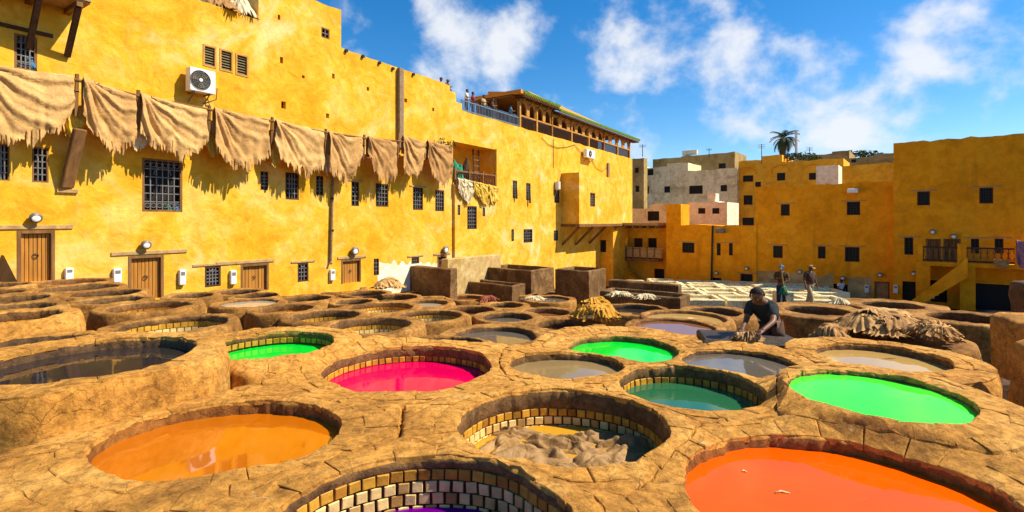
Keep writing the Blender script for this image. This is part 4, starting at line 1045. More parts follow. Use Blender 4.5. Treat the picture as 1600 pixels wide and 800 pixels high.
# ------------------------------------------------------------------ terrace with pavilion on top of the far wall
z_t = H_ter
def ab(x, y, n): return LW.P(LW.s(x), LW.z(x, y), n)
bal2 = thing('balustrade', LW.P(LW.s(765), z_t, -.1), 'blue-grey iron balustrade along the roof terrace', 'railing')
t0, t1 = LW.s(723), LW.s(814)
for zz in (z_t + .06, z_t + .62): mb = MB(); LW.box(mb, t0, t1, -.14, -.08, zz, zz + .07); mb.build('rail', M['rail_blue'], bal2)
nb = 40; mb = MB()
for i in range(nb + 1): s = t0 + (t1 - t0) * i / nb; LW.box(mb, s - .015, s + .015, -.125, -.095, z_t + .1, z_t + .65)
mb.build('balusters', M['rail_blue'], bal2)
pv = thing('terrace_pavilion', LW.P(LW.s(900), z_t, -.3), 'orange timber terrace pavilion with arches and green tiled eaves on the roof', 'pavilion')
p0, pm, pe = LW.s(814), LW.s(864), LW.s(985)
ez = CAM_Z + 8.35; ez1 = CAM_Z + 8.62
def arch_run(s0, s1, n, z0, z1, nm='arch_panel', nn=-.12):
    w = (s1 - s0) / n
    for i in range(n):
        a, b = s0 + w * i, s0 + w * (i + 1); c = (a + b) / 2; r = w * .33; zs_ = z1 - r - .28; mb = MB()
        arc = [(c + r * math.cos(t), zs_ + r * 1.15 * math.sin(t)) for t in [math.pi * k / 10 for k in range(11)]]     # right to left
        for th_, flip in ((nn, 0), (nn - .1, 1)):
            mb.quad(LW.P(a, z0, th_), LW.P(c - r, z0, th_), LW.P(c - r, zs_, th_), LW.P(a, zs_, th_)); mb.quad(LW.P(c + r, z0, th_), LW.P(b, z0, th_), LW.P(b, zs_, th_), LW.P(c + r, zs_, th_))
            for k in range(10):
                (xa, za), (xb, zb3) = arc[k], arc[k + 1]
                xa2 = b + (a - b) * k / 10; xb2 = b + (a - b) * (k + 1) / 10
                mb.quad(LW.P(xa, za, th_), LW.P(xa2, z1, th_), LW.P(xb2, z1, th_), LW.P(xb, zb3, th_))
            mb.add([LW.P(c + r, zs_, th_), LW.P(b, zs_, th_), LW.P(b, z1, th_)], ((0, 1, 2),)); mb.add([LW.P(c - r, zs_, th_), LW.P(a, zs_, th_), LW.P(a, z1, th_)], ((0, 1, 2),))
        path = [(c + r, z0)] + arc + [(c - r, z0)]
        for (xa, za), (xb, zb3) in zip(path, path[1:]): mb.quad(LW.P(xa, za, nn), LW.P(xb, zb3, nn), LW.P(xb, zb3, nn - .1), LW.P(xa, za, nn - .1))
        mb.build(nm, M['pavilion'], pv)
arch_run(p0, pm, 4, z_t + .95, ez1 - .15); arch_run(pm, LW.s(945), 7, z_t + .85, ez - .1); arch_run(LW.s(945) + .02, pe, 4, z_t + .95, ez - .1)
for s0, s1 in ((p0, pm), (pm, LW.s(945)), (LW.s(945), pe)):
    mb = MB(); LW.box(mb, s0, s1 - .02, -.24, -.06, z_t + .80, z_t + .90); mb.build('rail', M['pavilion'], pv)
    k = max(2, int((s1 - s0) / 2.6))
    for i in range(k + 1):
        s = s0 + (s1 - s0) * i / k; mb = MB(); LW.box(mb, s - .09, s + .09, -.26, -.04, z_t - .3, ez - .1); mb.build('post', M['pavilion'], pv)
    mb = MB(); n3 = int((s1 - s0) / .16)
    for i in range(n3): s = s0 + (s1 - s0) * (i + .5) / n3; LW.box(mb, s - .02, s + .02, -.16, -.12, z_t + .02, z_t + .8)
    mb.build('balusters', M['wood_dark'], pv)
# roof: ceiling slab, sloping orange deck, green tile edge
dpt = -7.0
for (s0, s1, z0, rise, re) in ((p0 - .3, pm + .3, ez1, .45, 1.6), (pm + .3, LW.s(993), ez, 1.9, .75)):
    mb = MB(); mb.box8([LW.P(s0, z0 - .05, .42), LW.P(s1, z0 - .05, .42), LW.P(s1, z0 + rise * re - .05, -2.6), LW.P(s0, z0 + rise - .05, -2.6), LW.P(s0, z0 + .12, .42), LW.P(s1, z0 + .12, .42), LW.P(s1, z0 + rise * re + .12, -2.6), LW.P(s0, z0 + rise + .12, -2.6)]); rf = mb.build('roof', M['roof_orange'], pv)
    mb = MB(); n4 = int((s1 - s0) / .22)
    for i in range(n4):
        s = s0 + .02 + (s1 - s0) * (i + .5) / n4; mb.tube([LW.P(s, z0 + .08, .52), LW.P(s, z0 + .26, .1)], .10, 6)
    tag(mb.build('eave_tiles', M['roof_green'], rf), kind='stuff')
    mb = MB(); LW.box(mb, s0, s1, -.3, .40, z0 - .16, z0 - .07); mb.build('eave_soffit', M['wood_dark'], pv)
    for i in range(int((s1 - s0) / 1.1)):
        s = s0 + .4 + 1.1 * i; mb = MB(); mb.bar(LW.P(s, z0 - .5, -.05), LW.P(s, z0 - .2, .3), .09); mb.build('corbel', M['wood'], pv)
mb = MB(); mb.box8([LW.P(LW.s(762), ez1 + .30, -6.5), LW.P(p0 + 1.5, ez1 - .1, -.3), LW.P(pe, ez + .6, -6.5), LW.P(pe - 1, ez + .62, -8), LW.P(LW.s(762), ez1 + .42, -6.5), LW.P(p0 + 1.5, ez1 + .05, -.3), LW.P(pe, ez + .72, -6.5), LW.P(pe - 1, ez + .74, -8)])
mb2 = MB(); LW.box(mb2, LW.s(806), pe, -3.6, -.3, ez1 - .12, ez1 - .06); mb2.build('ceiling', M['wood'], pv)
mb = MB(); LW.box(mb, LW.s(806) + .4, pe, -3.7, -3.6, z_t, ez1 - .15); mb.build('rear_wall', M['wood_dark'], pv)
for s in (LW.s(806) + .3, (LW.s(806) + p0) / 2): 
    for n_ in (-1.8, -3.3): mb = MB(); LW.box(mb, s - .09, s + .09, n_ - .09, n_ + .09, z_t, ez1); mb.build('post', M['wood'], pv)
mb = MB(); mb.box8([LW.P(LW.s(806), ez1 + .0, .4), LW.P(LW.s(806) + .3, ez1 + .0, .4), LW.P(LW.s(806) + .3, ez1 + .0, -3.6), LW.P(LW.s(806), ez1 + .0, -3.6), LW.P(LW.s(806), ez1 + .25, .4), LW.P(LW.s(806) + .3, ez1 + .25, .4), LW.P(LW.s(806) + .3, ez1 + .25, -3.6), LW.P(LW.s(806), ez1 + .25, -3.6)]); mb.build('fascia', M['roof_orange'], pv)

# ------------------------------------------------------------------ shaded buildings at the back and right
def BF(x, Y): u = (x - 800) / F_PX; return Frame(1.0, -0.8, (u * Y, Y), flip=(Frame(1.0, -0.8, (0, 1)).n.y > 0))
def rects(F, L): return [F.rect(*r) for r in L]
def build_back(name, F, x0, x1, tops, base, hs, mat, label, depth=6.0, door=(), win=None, **kw):
    segs = []
    for (a, b, y) in tops: segs.append((F.s(a), F.s(b), F.z((a + b) / 2, y)))
    H = [(F.rect(*h)) for h in hs] + [(F.rect(*h)) for h in door]
    r_ = facade(name, F, segs, base, H, depth, M[mat], label, top_amp=.16, **kw)
    for h, p in zip(hs, H):
        w, hh = p[1] - p[0], p[3] - p[2]
        grille_window(r_, F, p, 1 if w < .5 else 3, 2 if hh < .7 else 4, .04, 'wood_dark', iron='iron_dark', arch=False, lintel=(.35 if win != 'plain' else None))
    return r_
GB = CAM_Z - 5.9
# right tall house
R1 = BF(1500, 31.5)
r1 = build_back('ochre_house', R1, 1396, 1604, [(1396, 1604, 216)], GB, [(1433, 1453, 299, 321), (1530, 1552, 293, 318), (1413, 1427, 371, 398), (1517, 1530, 373, 396), (1554, 1568, 373, 396)], 'ochre', 'tall plain ochre house at the right edge with an outside stair',
                door=[(1447, 1470, 373, 407), (1474, 1501, 373, 407), (1410, 1436, 440, 476), (1443, 1480, 438, 472), (1517, 1585, 444, 492)])
for d in ((1447, 1470, 373, 407), (1474, 1501, 373, 407)): plank_door(r1, R1, R1.rect(*d), 4, 'wood', ring=False)
for d in ((1410, 1436, 440, 476), (1443, 1480, 438, 472), (1517, 1585, 444, 492)):
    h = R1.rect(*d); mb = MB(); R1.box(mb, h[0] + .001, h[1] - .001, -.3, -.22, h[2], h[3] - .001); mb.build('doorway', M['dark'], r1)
# walkway, railing, stair of the right house
RW = R1.off(1.1)
wz = R1.z(1500, 409)
wk = thing('balcony_walkway', RW.P(RW.s(1520), wz), 'first floor walkway with carved railing on the right house', 'balcony')
mb = MB(); R1.box(mb, R1.s(1432), R1.s(1720), .004, 1.1, wz - .25, wz); mb.build('slab', M['ochre'], wk)
for a, b in ((1438, 1499), (1506, 1640)):
    s0, s1 = RW.s(a), RW.s(b)
    for zz in (.05, .85): mb = MB(); RW.box(mb, s0, s1, -.1, -.02, wz + zz, wz + zz + .1); mb.build('rail', M['wood_dark'], wk)
    mb = MB(); n_ = int((s1 - s0) / .28)
    for i in range(n_):
        s = s0 + (s1 - s0) * (i + .5) / n_; RW.box(mb, s - .03, s + .03, -.08, -.04, wz + .15, wz + .85)
        mb.bar(RW.P(s - .12, wz + .2, -.06), RW.P(s + .12, wz + .8, -.06), .03); mb.bar(RW.P(s + .12, wz + .2, -.065), RW.P(s - .12, wz + .8, -.065), .03)
    mb.build('lattice', M['wood'], wk)
for x in (1438, 1500, 1506, 1590): mb = MB(); s = RW.s(x); RW.box(mb, s - .12, s + .12, -.16, .02, wz, wz + 1.15); mb.build('newel', M['ochre'], wk)
for x in (1442, 1512): mb = MB(); s = RW.s(x); RW.box(mb, s - .35, s + .35, -.6, -.02, GB, wz - .25); mb.build('pier', M['ochre'], wk)
st = thing('stair', RW.P(RW.s(1460), GB + .6), 'solid plastered outside stair rising to the right house walkway', 'stair')
sA_, sB_ = RW.s(1424), RW.s(1510); zA = RW.z(1424, 480); zB = wz
for i in range(14):
    mb = MB(); a = sA_ + (sB_ - sA_) * i / 14; b = sA_ + (sB_ - sA_) * (i + 1) / 14; z = zA + (zB - zA) * (i + 1) / 14
    RW.box(mb, a, b, .02, 1.0, z - .5, z); mb.build('step', M['base_plaster'], st)
mb = MB()
mb.box8([RW.P(sA_ - .3, zA - .3, 1.15), RW.P(sB_, zB - .75, 1.15), RW.P(sB_, zB - .75, 1.0), RW.P(sA_ - .3, zA - .3, 1.0), RW.P(sA_ - .3, zA + .2, 1.15), RW.P(sB_, zB + .35, 1.15), RW.P(sB_, zB + .35, 1.0), RW.P(sA_ - .3, zA + .2, 1.0)]); mb.build('string_wall', M['ochre'], st)
# middle house
R2 = BF(1290, 37.0)
r2 = build_back('ochre_house', R2, 1181, 1396, [(1181, 1290, 291), (1290, 1397, 285)], GB, [(1220, 1234, 319, 337), (1323, 1344, 315, 336), (1208, 1223, 384, 403), (1278, 1290, 385, 404), (1320, 1343, 386, 409), (1157, 1176, 428, 440)][:5], 'ochre', 'wide flat topped ochre house in the middle of the shaded back row',
                door=[(1302, 1326, 444, 469), (1366, 1390, 440, 473)])
h = R2.rect(1302, 1326, 444, 469); mb = MB(); R2.box(mb, h[0] + .001, h[1] - .001, -.3, -.22, h[2], h[3] - .001); mb.build('doorway', M['dark'], r2)
plank_door(r2, R2, R2.rect(1366, 1390, 440, 473), 5, 'wood_pale', ring=False)
mb = MB(); s0, s1 = R2.s(1182), R2.s(1395); n_ = 30
for i in range(n_):
    a, b = s0 + (s1 - s0) * i / n_, s0 + (s1 - s0) * (i + 1) / n_
    if any(h_[0] - .05 < (a + b) / 2 < h_[1] + .05 for h_ in (R2.rect(1302, 1326, 444, 469), R2.rect(1366, 1390, 440, 473))): continue
    mb.quad(R2.P(a, GB, .004), R2.P(b, GB, .004), R2.P(b, GB + 2.0 + .25 * fbm(b, 0, 0), .004), R2.P(a, GB + 2.0 + .25 * fbm(a, 0, 0), .004))
mb.build('worn_base', M['base_plaster'], r2)
# left house of the back row
R3 = BF(1110, 42.0)
r3 = build_back('ochre_house', R3, 1040, 1182, [(1041, 1064, 318), (1064, 1113, 352), (1113, 1182, 352)], GB, [(1066, 1085, 379, 395), (1120, 1126, 380, 399), (1139, 1145, 380, 399), (1157, 1176, 428, 440)], 'ochre', 'low ochre house with a tower corner at the left of the back row', depth=2.0, door=[(1112, 1127, 434, 446)])
h = R3.rect(1112, 1127, 434, 446); mb = MB(); R3.box(mb, h[0] + .001, h[1] - .001, -.3, -.22, h[2], h[3] - .001); mb.build('doorway', M['dark'], r3)
root = thing('downpipe', R3.P(R3.s(1113), GB + .6, .08), 'dark downpipe between the two parts of the low ochre house', 'pipe')
mb = MB(); mb.tube([R3.P(R3.s(1114), R3.z(1113, 352), .09), R3.P(R3.s(1112), GB + 1.0, .09)], .07, 6); mb.build('pipe', M['iron_dark'], root)
# recessed corner with wooden balcony
R0 = BF(1000, 47.5)
r0 = build_back('corner_house', R0, 940, 1044, [(940, 1044, 352)], GB, [], 'ochre_light', 'shadowed corner house with a timber balcony in the back corner', door=[(990, 1004, 372, 392), (1012, 1026, 372, 392), (1022, 1038, 420, 438), (966, 974, 405, 437)])
for d in ((990, 1004, 372, 392), (1012, 1026, 372, 392), (1022, 1038, 420, 438), (966, 974, 405, 437)):
    h = R0.rect(*d); mb = MB(); R0.box(mb, h[0] + .001, h[1] - .001, -.3, -.22, h[2], h[3] - .001); mb.build('doorway', M['wood_dark' if d[0] == 990 else 'dark'], r0)
RB = R0.off(1.2); bz0 = RB.z(1005, 404)
cb = thing('timber_balcony', RB.P(RB.s(1005), bz0), 'wooden balcony with panelled railing in the shaded back corner', 'balcony')
mb = MB(); R0.box(mb, R0.s(979), R0.s(1036), .004, 1.2, bz0 - .25, bz0); mb.build('floor', M['wood'], cb)
for k in range(5):
    s0 = RB.s(978) + (RB.s(1034) - RB.s(978)) * k / 5; s1 = RB.s(978) + (RB.s(1034) - RB.s(978)) * (k + 1) / 5
    mb = MB(); RB.box(mb, s0 + .03, s1 - .03, -.08, -.03, bz0 + .1, bz0 + .85); mb.build('panel', M['wood_pale'], cb)
    mb = MB(); RB.box(mb, s0 - .06, s0 + .06, -.12, 0, bz0, bz0 + 1.05); mb.build('post', M['wood'], cb)
mb = MB(); RB.box(mb, RB.s(977), RB.s(1036), -.12, 0, bz0 + .9, bz0 + 1.0); mb.build('rail', M['wood_pale'], cb)
cn = thing('timber_canopy', RB.P(RB.s(1005), RB.z(1005, 356)), 'flat timber canopy of beams above the corner balcony', 'canopy')
mb = MB(); R0.box(mb, R0.s(960), R0.s(1043), .004, 2.2, R0.z(1000, 352), R0.z(1000, 348)); mb.build('deck', M['wood_pale'], cn)
for k in range(8): s = R0.s(962) + (R0.s(1040) - R0.s(962)) * k / 7; mb = MB(); R0.box(mb, s - .08, s + .08, .005, 2.3, R0.z(1000, 352) - .24, R0.z(1000, 352) - .005); mb.build('beam', M['wood'], cn)
# corner pier at the end of the long wall
RP = BF(943, 46.0)
rp = build_back('corner_pier', RP, 929, 957, [(929, 958, 352)], GB, [(938, 947, 375, 394)], 'ochre_light', 'orange corner pier with a niche below the jetty room', depth=3.0, win='plain')
# stair in the corner
st2 = thing('stair', RP.P(RP.s(965), GB), 'steep shadowed stair in the back corner under the balcony', 'stair')
for k in range(10):
    mb = MB(); a = R0.s(968) + .28 * k; R0.box(mb, a, a + .27, .6, 1.6, GB, RP.z(960, 405) - (RP.z(960, 405) - GB) * k / 10); mb.build('step', M['ochre'], st2)
# houses behind
R4 = BF(1260, 58.0)
r4 = build_back('ochre_house', R4, 1154, 1402, [(1154, 1190, 251), (1190, 1222, 243), (1222, 1318, 250), (1318, 1402, 257)], 0.5, [(1161, 1177, 274, 284), (1180, 1189, 284, 292), (1214, 1227, 270, 282), (1264, 1275, 270, 281), (1162, 1176, 305, 320), (1160, 1178, 340, 352)], 'ochre_light', 'ochre upper house behind the back row below the palm', win='plain', group=None)
for x, y in ((1168, 267), (1220, 264), (1270, 264)):
    c = R4.P(R4.s(x), R4.z(x, y)); w = 1.0; mb = MB()
    mb.tube([R4.P(R4.s(x) + w * math.cos(t), R4.z(x, y + 6) + w * .9 * math.sin(t), .05) for t in [math.pi * k / 10 for k in range(11)]], .07, 5); mb.build('arch_moulding', M['ochre'], r4)
R5 = BF(1070, 66.0)
r5 = build_back('lime_house', R5, 984, 1152, [(984, 1000, 258), (1000, 1042, 262), (1042, 1075, 254), (1075, 1152, 265)], 0.5, [(1003, 1014, 291, 303), (1038, 1047, 291, 301), (1077, 1098, 290, 303), (1126, 1136, 289, 299), (1012, 1021, 264, 274)], 'greywash', 'peeling whitish house behind the back corner', win='plain', depth=5)
R6 = BF(1110, 73.0)
r6 = build_back('khaki_house', R6, 1064, 1150, [(1020, 1064, 247), (1064, 1148, 241)], 0.5, [(1123, 1134, 255, 264)], 'khaki', 'dark khaki roof storey above the peeling white house', win='plain', depth=6)
mb = MB(); R6.box(mb, R6.s(1062), R6.s(1085), -1.5, -1.0, R6.z(1070, 241), R6.z(1070, 234)); tag(mb.build('roof_tank', M['whitewash'], loc=R6.P(R6.s(1070), R6.z(1070, 241), -1.2)), 'pale boxy water tank on the khaki roof storey', 'water tank')
R7 = BF(1105, 50.0)
r7 = build_back('white_house', R7, 1076, 1136, [(1076, 1136, 316)], 1.0, [(1091, 1102, 325, 334), (1113, 1124, 325, 334)], 'whitewash', 'small whitewashed house with dark windows on the flat roofs', win='plain', depth=4)
mb = MB(); R7.box(mb, R7.s(1103), R7.s(1116), -1.5, -.4, R7.z(1110, 316), R7.z(1110, 302)); mb.build('roof_box', M['whitewash'], r7)
R8 = BF(1296, 52.0)
build_back('white_roof_room', R8, 1275, 1316, [(1275, 1310, 258)], 2.0, [], 'whitewash', 'pale windowless roof room above the middle ochre house', depth=3)
R9 = BF(1030, 56.0)
build_back('grey_house', R9, 985, 1075, [(985, 1015, 326), (1015, 1060, 318), (1060, 1080, 322)], 1.0, [(1012, 1030, 330, 345)], 'greywash', 'lower grey house front under the peeling white house', win='plain', depth=4)
R10 = BF(1360, 70.0)
build_back('ochre_house', R10, 1255, 1405, [(1255, 1300, 241), (1300, 1327, 236), (1327, 1365, 246), (1365, 1405, 240)], 0.5, [(1330, 1338, 249, 254)], 'khaki', 'brownish roofs showing above the ochre upper house', win='plain', depth=8)
R11 = BF(998, 62.0)
build_back('narrow_house', R11, 985, 1006, [(985, 1006, 247)], 1.0, [(992, 998, 262, 270), (993, 999, 290, 300)], 'khaki', 'narrow brownish house edge right of the pavilion', depth=1.0, win='plain')
# aerials and mast on the roofs
for i, (x, y0, y1, Y, lab) in enumerate(((1108, 242, 232, 73, 'thin aerial on the khaki roof storey'), (1190, 252, 225, 58, 'thin aerial above the ochre upper house, left of the palm'), (1244, 250, 205, 62, 'pale mast right beside the palm'), (1265, 250, 230, 62, 'thin aerial right of the pale mast'), (1004, 241, 226, 60, 'thin aerial right of the pavilion'))):
    a, b = px(x, y0 + 4, Y), px(x, y1, Y); root = thing('mast' if i == 2 else 'aerial', a, lab, 'mast' if i == 2 else 'aerial')
    mb = MB(); mb.tube([a, b], .16 if i == 2 else .04, 6); mb.build('pole', M['lamp_white' if i == 2 else 'iron_dark'], root)
    if i != 2:
        mb = MB()
        for k in range(3): c = a.lerp(b, .8 + .08 * k); mb.bar(c - Vector((.4, 0, 0)), c + Vector((.4, 0, 0)), .03)
        mb.build('element', M['iron_dark'], root)
# palm
pc = px(1224, 217, 63.0); pb = px(1222, 252, 63.0)
palm = thing('palm_tree', pb, 'date palm rising above the roofs against the sky', 'tree')
mb = MB(); mb.smooth = True; mb.tube([pb - Vector((0, 0, 3)), pb.lerp(pc, .5), pc], [.42, .36, .40], 10); mb.build('trunk', M['trunk'], palm)
rn = random.Random(4)
for k in range(58):
    az = rn.random() * 2 * math.pi; el = rn.uniform(-.9, 1.35); L = rn.uniform(1.6, 2.1)
    mb = MB(); d = Vector((math.cos(az), math.sin(az), 0)); sd_ = Vector((-d.y, d.x, 0)); prev = None; p = pc.copy(); a = el
    for j in range(9):
        v = d * math.cos(a) + Vector((0, 0, math.sin(a)))
        nxt_ = p + v * L / 9; up = v.cross(sd_)
        if j > 0:
            wl_ = .42 * math.sin(math.pi * (j + .6) / 10)
            for sg in (-1, 1):
                for q in range(2):
                    b0_ = p.lerp(nxt_, q / 2); mb.add([b0_, b0_ + v * .09, b0_ + sd_ * sg * wl_ + v * .22 - Vector((0, 0, .08))], ((0, 1, 2),))
        mb.bar(p, nxt_, .035); p = nxt_; a -= .17
    mb.build('frond', M['leaf'], palm)
# scrub on the roofs and hill behind
def scrub(c, rx, rz, n, label, name='shrub', cat='shrub'):
    root = thing(name, c, label, cat); mb = MB(); rn = random.Random(int(c[0] * 10)); c = Vector(c)
    for i in range(n):
        a = rn.random() * 6.28; r = rn.random() ** .5; h = rn.random(); p = c + Vector((rx * r * math.cos(a), rx * .5 * r * math.sin(a), rz * h * (1 - r * r * .7)))
        q = [Vector((rn.uniform(-1, 1), rn.uniform(-1, 1), rn.uniform(-.6, 1))) * rx * .10 for _ in range(3)]
        mb.add([p + q[0], p + q[1], p + q[2]], ((0, 1, 2),))
    mb.build('foliage', M['scrub'], root)
    mb = MB(); mb.tube([c - Vector((0, 0, .2)), c + Vector((0, 0, rz * .6))], [.08, .03], 5); mb.build('stem', M['trunk'], root)
scrub(px(1250, 250, 61), 2.6, .9, 500, 'dark green scrub on the roof beside the palm'); scrub(px(1345, 246, 85), 3.6, 1.1, 500, 'dark trees on the hill above the brown roofs', 'hill_shrub')
scrub(HP.P(HP.s(700), HP.z(700, 229), -.5), .9, .55, 260, 'dry green weed growing at the wall above the last hide')
scrub(FB.P(FB.s(804.5), FB.z(804, 306), .14), .28, 1.2, 160, 'climbing plant over the left narrow window of the projecting block'); scrub(FB.P(FB.s(825.5), FB.z(825, 313), .14), .28, 1.3, 160, 'climbing plant over the right narrow window of the projecting block')
mb = MB(); n_ = 60
for i in range(n_ + 1):
    x = -150 + 450 * i / n_; h = 10 + 5.5 * math.exp(-((x - 95) / 45) ** 2) + 2 * fbm(x * .02, 0, 0)
    mb.v += [Vector((x, 160 + 0.1 * x, -2)), Vector((x, 175 + .1 * x, CAM_Z + h)), Vector((x, 260, CAM_Z + h * .9))]
for i in range(n_):
    for j in range(2): mb.f.append([i * 3 + j, i * 3 + 3 + j, i * 3 + 4 + j, i * 3 + 1 + j]); mb.m.append(0)
tag(mb.build('hills', M['scrub'], smooth=True), kind='structure')
# lamps and boxes on the shaded houses
for x, y, F, lab in ((1120, 426, R3, 'round white wall lamp low on the ochre house at the back left'), (1167, 419, R3, 'round white wall lamp above the barred opening behind the standing man'), (1250, 424, R2, 'round white wall lamp between the two far men'), (1317, 434, R2, 'round white wall lamp above the open doorway'), (1375, 429, R2, 'round white wall lamp above the pale plank door'),
                     (1428, 427, R1, 'round white wall lamp left of the outside stair'), (1457, 362, R1, 'round white wall lamp above the left upper door'), (1490, 369, R1, 'round white wall lamp above the right upper door')): wall_lamp(x, y, lab, F, .17)
for r_, F, lab in (((1288, 1296, 448, 460), R2, 'pale meter box left of the open doorway'), ((1351, 1358, 445, 457), R2, 'pale meter box left of the pale plank door'), ((1396, 1403, 445, 458), R1, 'pale meter box left of the outside stair')): meter(*r_, lab, F)
for (x0, x1, y0, y1), F, lab in (((1325, 1342, 295, 302), R2, 'white floodlight at the roof edge of the middle ochre house'), ((1121, 1135, 357, 364), R3, 'dark floodlight on the low ochre house')):
    s0, s1, z0, z1 = F.rect(x0, x1, y0, y1); root = thing('floodlight', F.P((s0 + s1) / 2, z0), lab, 'lamp'); mb = MB(); F.box(mb, s0, s1, .15, .6, z0, z1); bevel(mb.build('housing', M['white_paint' if F is R2 else 'iron'], root), .05); mb = MB(); mb.bar(F.P((s0 + s1) / 2, z1 - .05, 0), F.P((s0 + s1) / 2, z1 - .05, .2), .1); mb.build('bracket', M['iron_dark'], root)
hanging(1552, 1577, 405, 407, 420, 'dark cloth hung over the right house railing', 'hide_dark', 201, 'hanging_cloth', None, RW.off(.05), 0, .5, cat='cloth')
hanging(1588, 1606, 375, 380, 420, 'mauve cloth hanging at the right edge of the picture', 'cloth_pink', 203, 'hanging_cloth', None, RW.off(.5), 0, .8, cat='cloth')

# ------------------------------------------------------------------ clay bins, slabs, troughs
dB = Vector((1, -0.8, 0)).normalized(); dL = Vector((K, 1, 0)).normalized()
def rough_bin(name, corner, la, lb, z0, z1, mat, label, cat, wall=0.22, hollow=0.35, a=dB, b=dL, liq=None, bev=.05, flare=0.0):
    """block seen at its near corner; runs la to the left along -a and lb away along b; hollow top"""
    z0 -= 0.9 if corner[1] > 15 else 0
    root = thing(name, (corner[0], corner[1], z0), label, cat)
    mb = MB(); c = Vector((corner[0], corner[1], 0))
    def ring(o, i, z): return [c - a * (la - i + o) + b * (i - o), c + a * (o - i) + b * (i - o), c + a * (o - i) + b * (lb - i + o), c - a * (la - i + o) + b * (lb - i + o)], z
    def sub(pts, z, n=6):
        out = []
        for k in range(4):
            p, q = pts[k], pts[(k + 1) % 4]
            for t in range(n):
                r_ = p.lerp(q, t / n); w = .035
                out.append(Vector((r_.x + w * fbm(r_.x * 1.5, r_.y * 1.5, z), r_.y + w * fbm(r_.x * 1.5, r_.y * 1.5 + 9, z), z + (.03 * fbm(r_.x * 2, r_.y * 2, 4) if z > z0 else 0))))
        return out
    loops = [sub(*ring(flare, 0, z0)), sub(*ring(0, 0, (z0 + z1) / 2)), sub(*ring(0, 0, z1 - .04)), sub(*ring(-.03, 0, z1))]
    if hollow: loops += [sub(*ring(0, wall - .03, z1)), sub(*ring(0, wall, z1 - .05)), sub(*ring(0, wall, z1 - hollow))]
    n = len(loops[0])
    for L in loops: mb.v += L
    for j in range(len(loops) - 1):
        for k in range(n): mb.f.append([j * n + k, j * n + (k + 1) % n, (j + 1) * n + (k + 1) % n, (j + 1) * n + k]); mb.m.append(0)
    mb.f.append([(len(loops) - 1) * n + k for k in range(n)]); mb.m.append(0)
    mb.build('clay_wall' if hollow else 'clay_body', M[mat], root)
    if liq:
        mb = MB(); p, z = ring(0, wall - .01, z1 - hollow * .55); mb.add([Vector((q.x, q.y, z)) for q in p], ((0, 1, 2, 3),)); mb.build('liquid', M['liq_' + liq], root)
    return root
def cpt(x, Y): return ((x - 800) / F_PX * Y, Y)
def cz(y, Y): return CAM_Z - (y - HOR) / F_PX * Y
rough_bin('clay_slab', cpt(704, 24.5), 3.3, .5, cz(455, 24.5), cz(421, 24.5), 'mud_block', 'dark brown clay slab wall standing left of the clay bins', 'slab', hollow=0)
rough_bin('clay_wall_block', cpt(700, 27.5), .5, 5.0, cz(460, 27.5), cz(405, 27.5), 'base_plaster', 'low sunlit plaster wall behind the clay bins', 'wall', hollow=0)
rough_bin('clay_bin', cpt(830, 28.5), 3.6, 2.6, cz(452, 28.5), cz(423, 28.5), 'mud_block', 'wide clay bin with shadowed front, left of the two bins', 'bin', flare=.12)
rough_bin('clay_bin', cpt(920, 26.5), 2.1, 2.2, cz(462, 26.5), cz(424, 26.5), 'mud_block', 'tall clay bin with sunlit right side, right of the two bins', 'bin')
rough_bin('clay_trough', cpt(800, 27), 4.6, 1.3, cz(465, 27), cz(447, 27), 'mud_block', 'long low trough in front of the wide clay bin', 'trough', liq='grey')
rough_bin('clay_trough', cpt(1060, 22.5), 3.4, .5, cz(480, 22.5), cz(446, 22.5), 'mud_block', 'dark clay wall bounding the white lime pits on the left', 'wall', hollow=0)
rough_bin('clay_trough', cpt(1064, 20.3), 3.6, 1.4, cz(490, 20.3), cz(466, 20.3), 'mud_block', 'dark trough with pale scraps in front of the lime pits', 'trough', liq='grey')
# right edge pillars
def boulder(name, pts, z0, z1, mat, label, cat, rnd=.07):
    root = thing(name, (sum(p[0] for p in pts) / len(pts), sum(p[1] for p in pts) / len(pts), z0), label, cat)
    mb = MB(); mb.smooth = True; n = 40; c = Vector((sum(p[0] for p in pts) / len(pts), sum(p[1] for p in pts) / len(pts), 0))
    P4 = [Vector((p[0], p[1], 0)) for p in pts]; per = []
    for k in range(n):
        t = k / n * len(P4); i = int(t); per.append(P4[i].lerp(P4[(i + 1) % len(P4)], t - i))
    per = [per[k] * .5 + (per[k - 1] + per[(k + 1) % n]) * .25 for k in range(n)]
    prof = [(1.04, z0)] + [(1.0, z0 + (z1 - z0) * t) for t in (.2, .4, .6, .8, .93)] + [(.985, z1 - .03), (.93, z1), (.6, z1 + .01), (.2, z1 + .015)]
    for sc_, z in prof:
        for p in per:
            q = c + (p - c) * sc_; q = Vector((q.x, q.y, z)); q.x += rnd * fbm(q.x * 2.2, q.y * 2.2, z * 2.2); q.y += rnd * fbm(q.x * 2.2, q.y * 2.2 + 5, z * 2.2); q.z += rnd * .4 * fbm(q.x * 3, q.y * 3, 8) if z > z0 else 0
            mb.v.append(q)
    for j in range(len(prof) - 1):
        for k in range(n): mb.f.append([j * n + k, j * n + (k + 1) % n, (j + 1) * n + (k + 1) % n, (j + 1) * n + k]); mb.m.append(0)
    mb.f.append([(len(prof) - 1) * n + k for k in range(n)]); mb.m.append(0)
    mb.build('clay_body', M[mat], root); return root
boulder('clay_pillar', [(6.5, 6.3), (8.4, 6.0), (8.8, 7.6), (6.85, 7.4)], CAM_Z - 2.7, cz(508, 6.5), 'mud', 'rough clay pillar at the right edge beyond the bright lime vat', 'pillar')
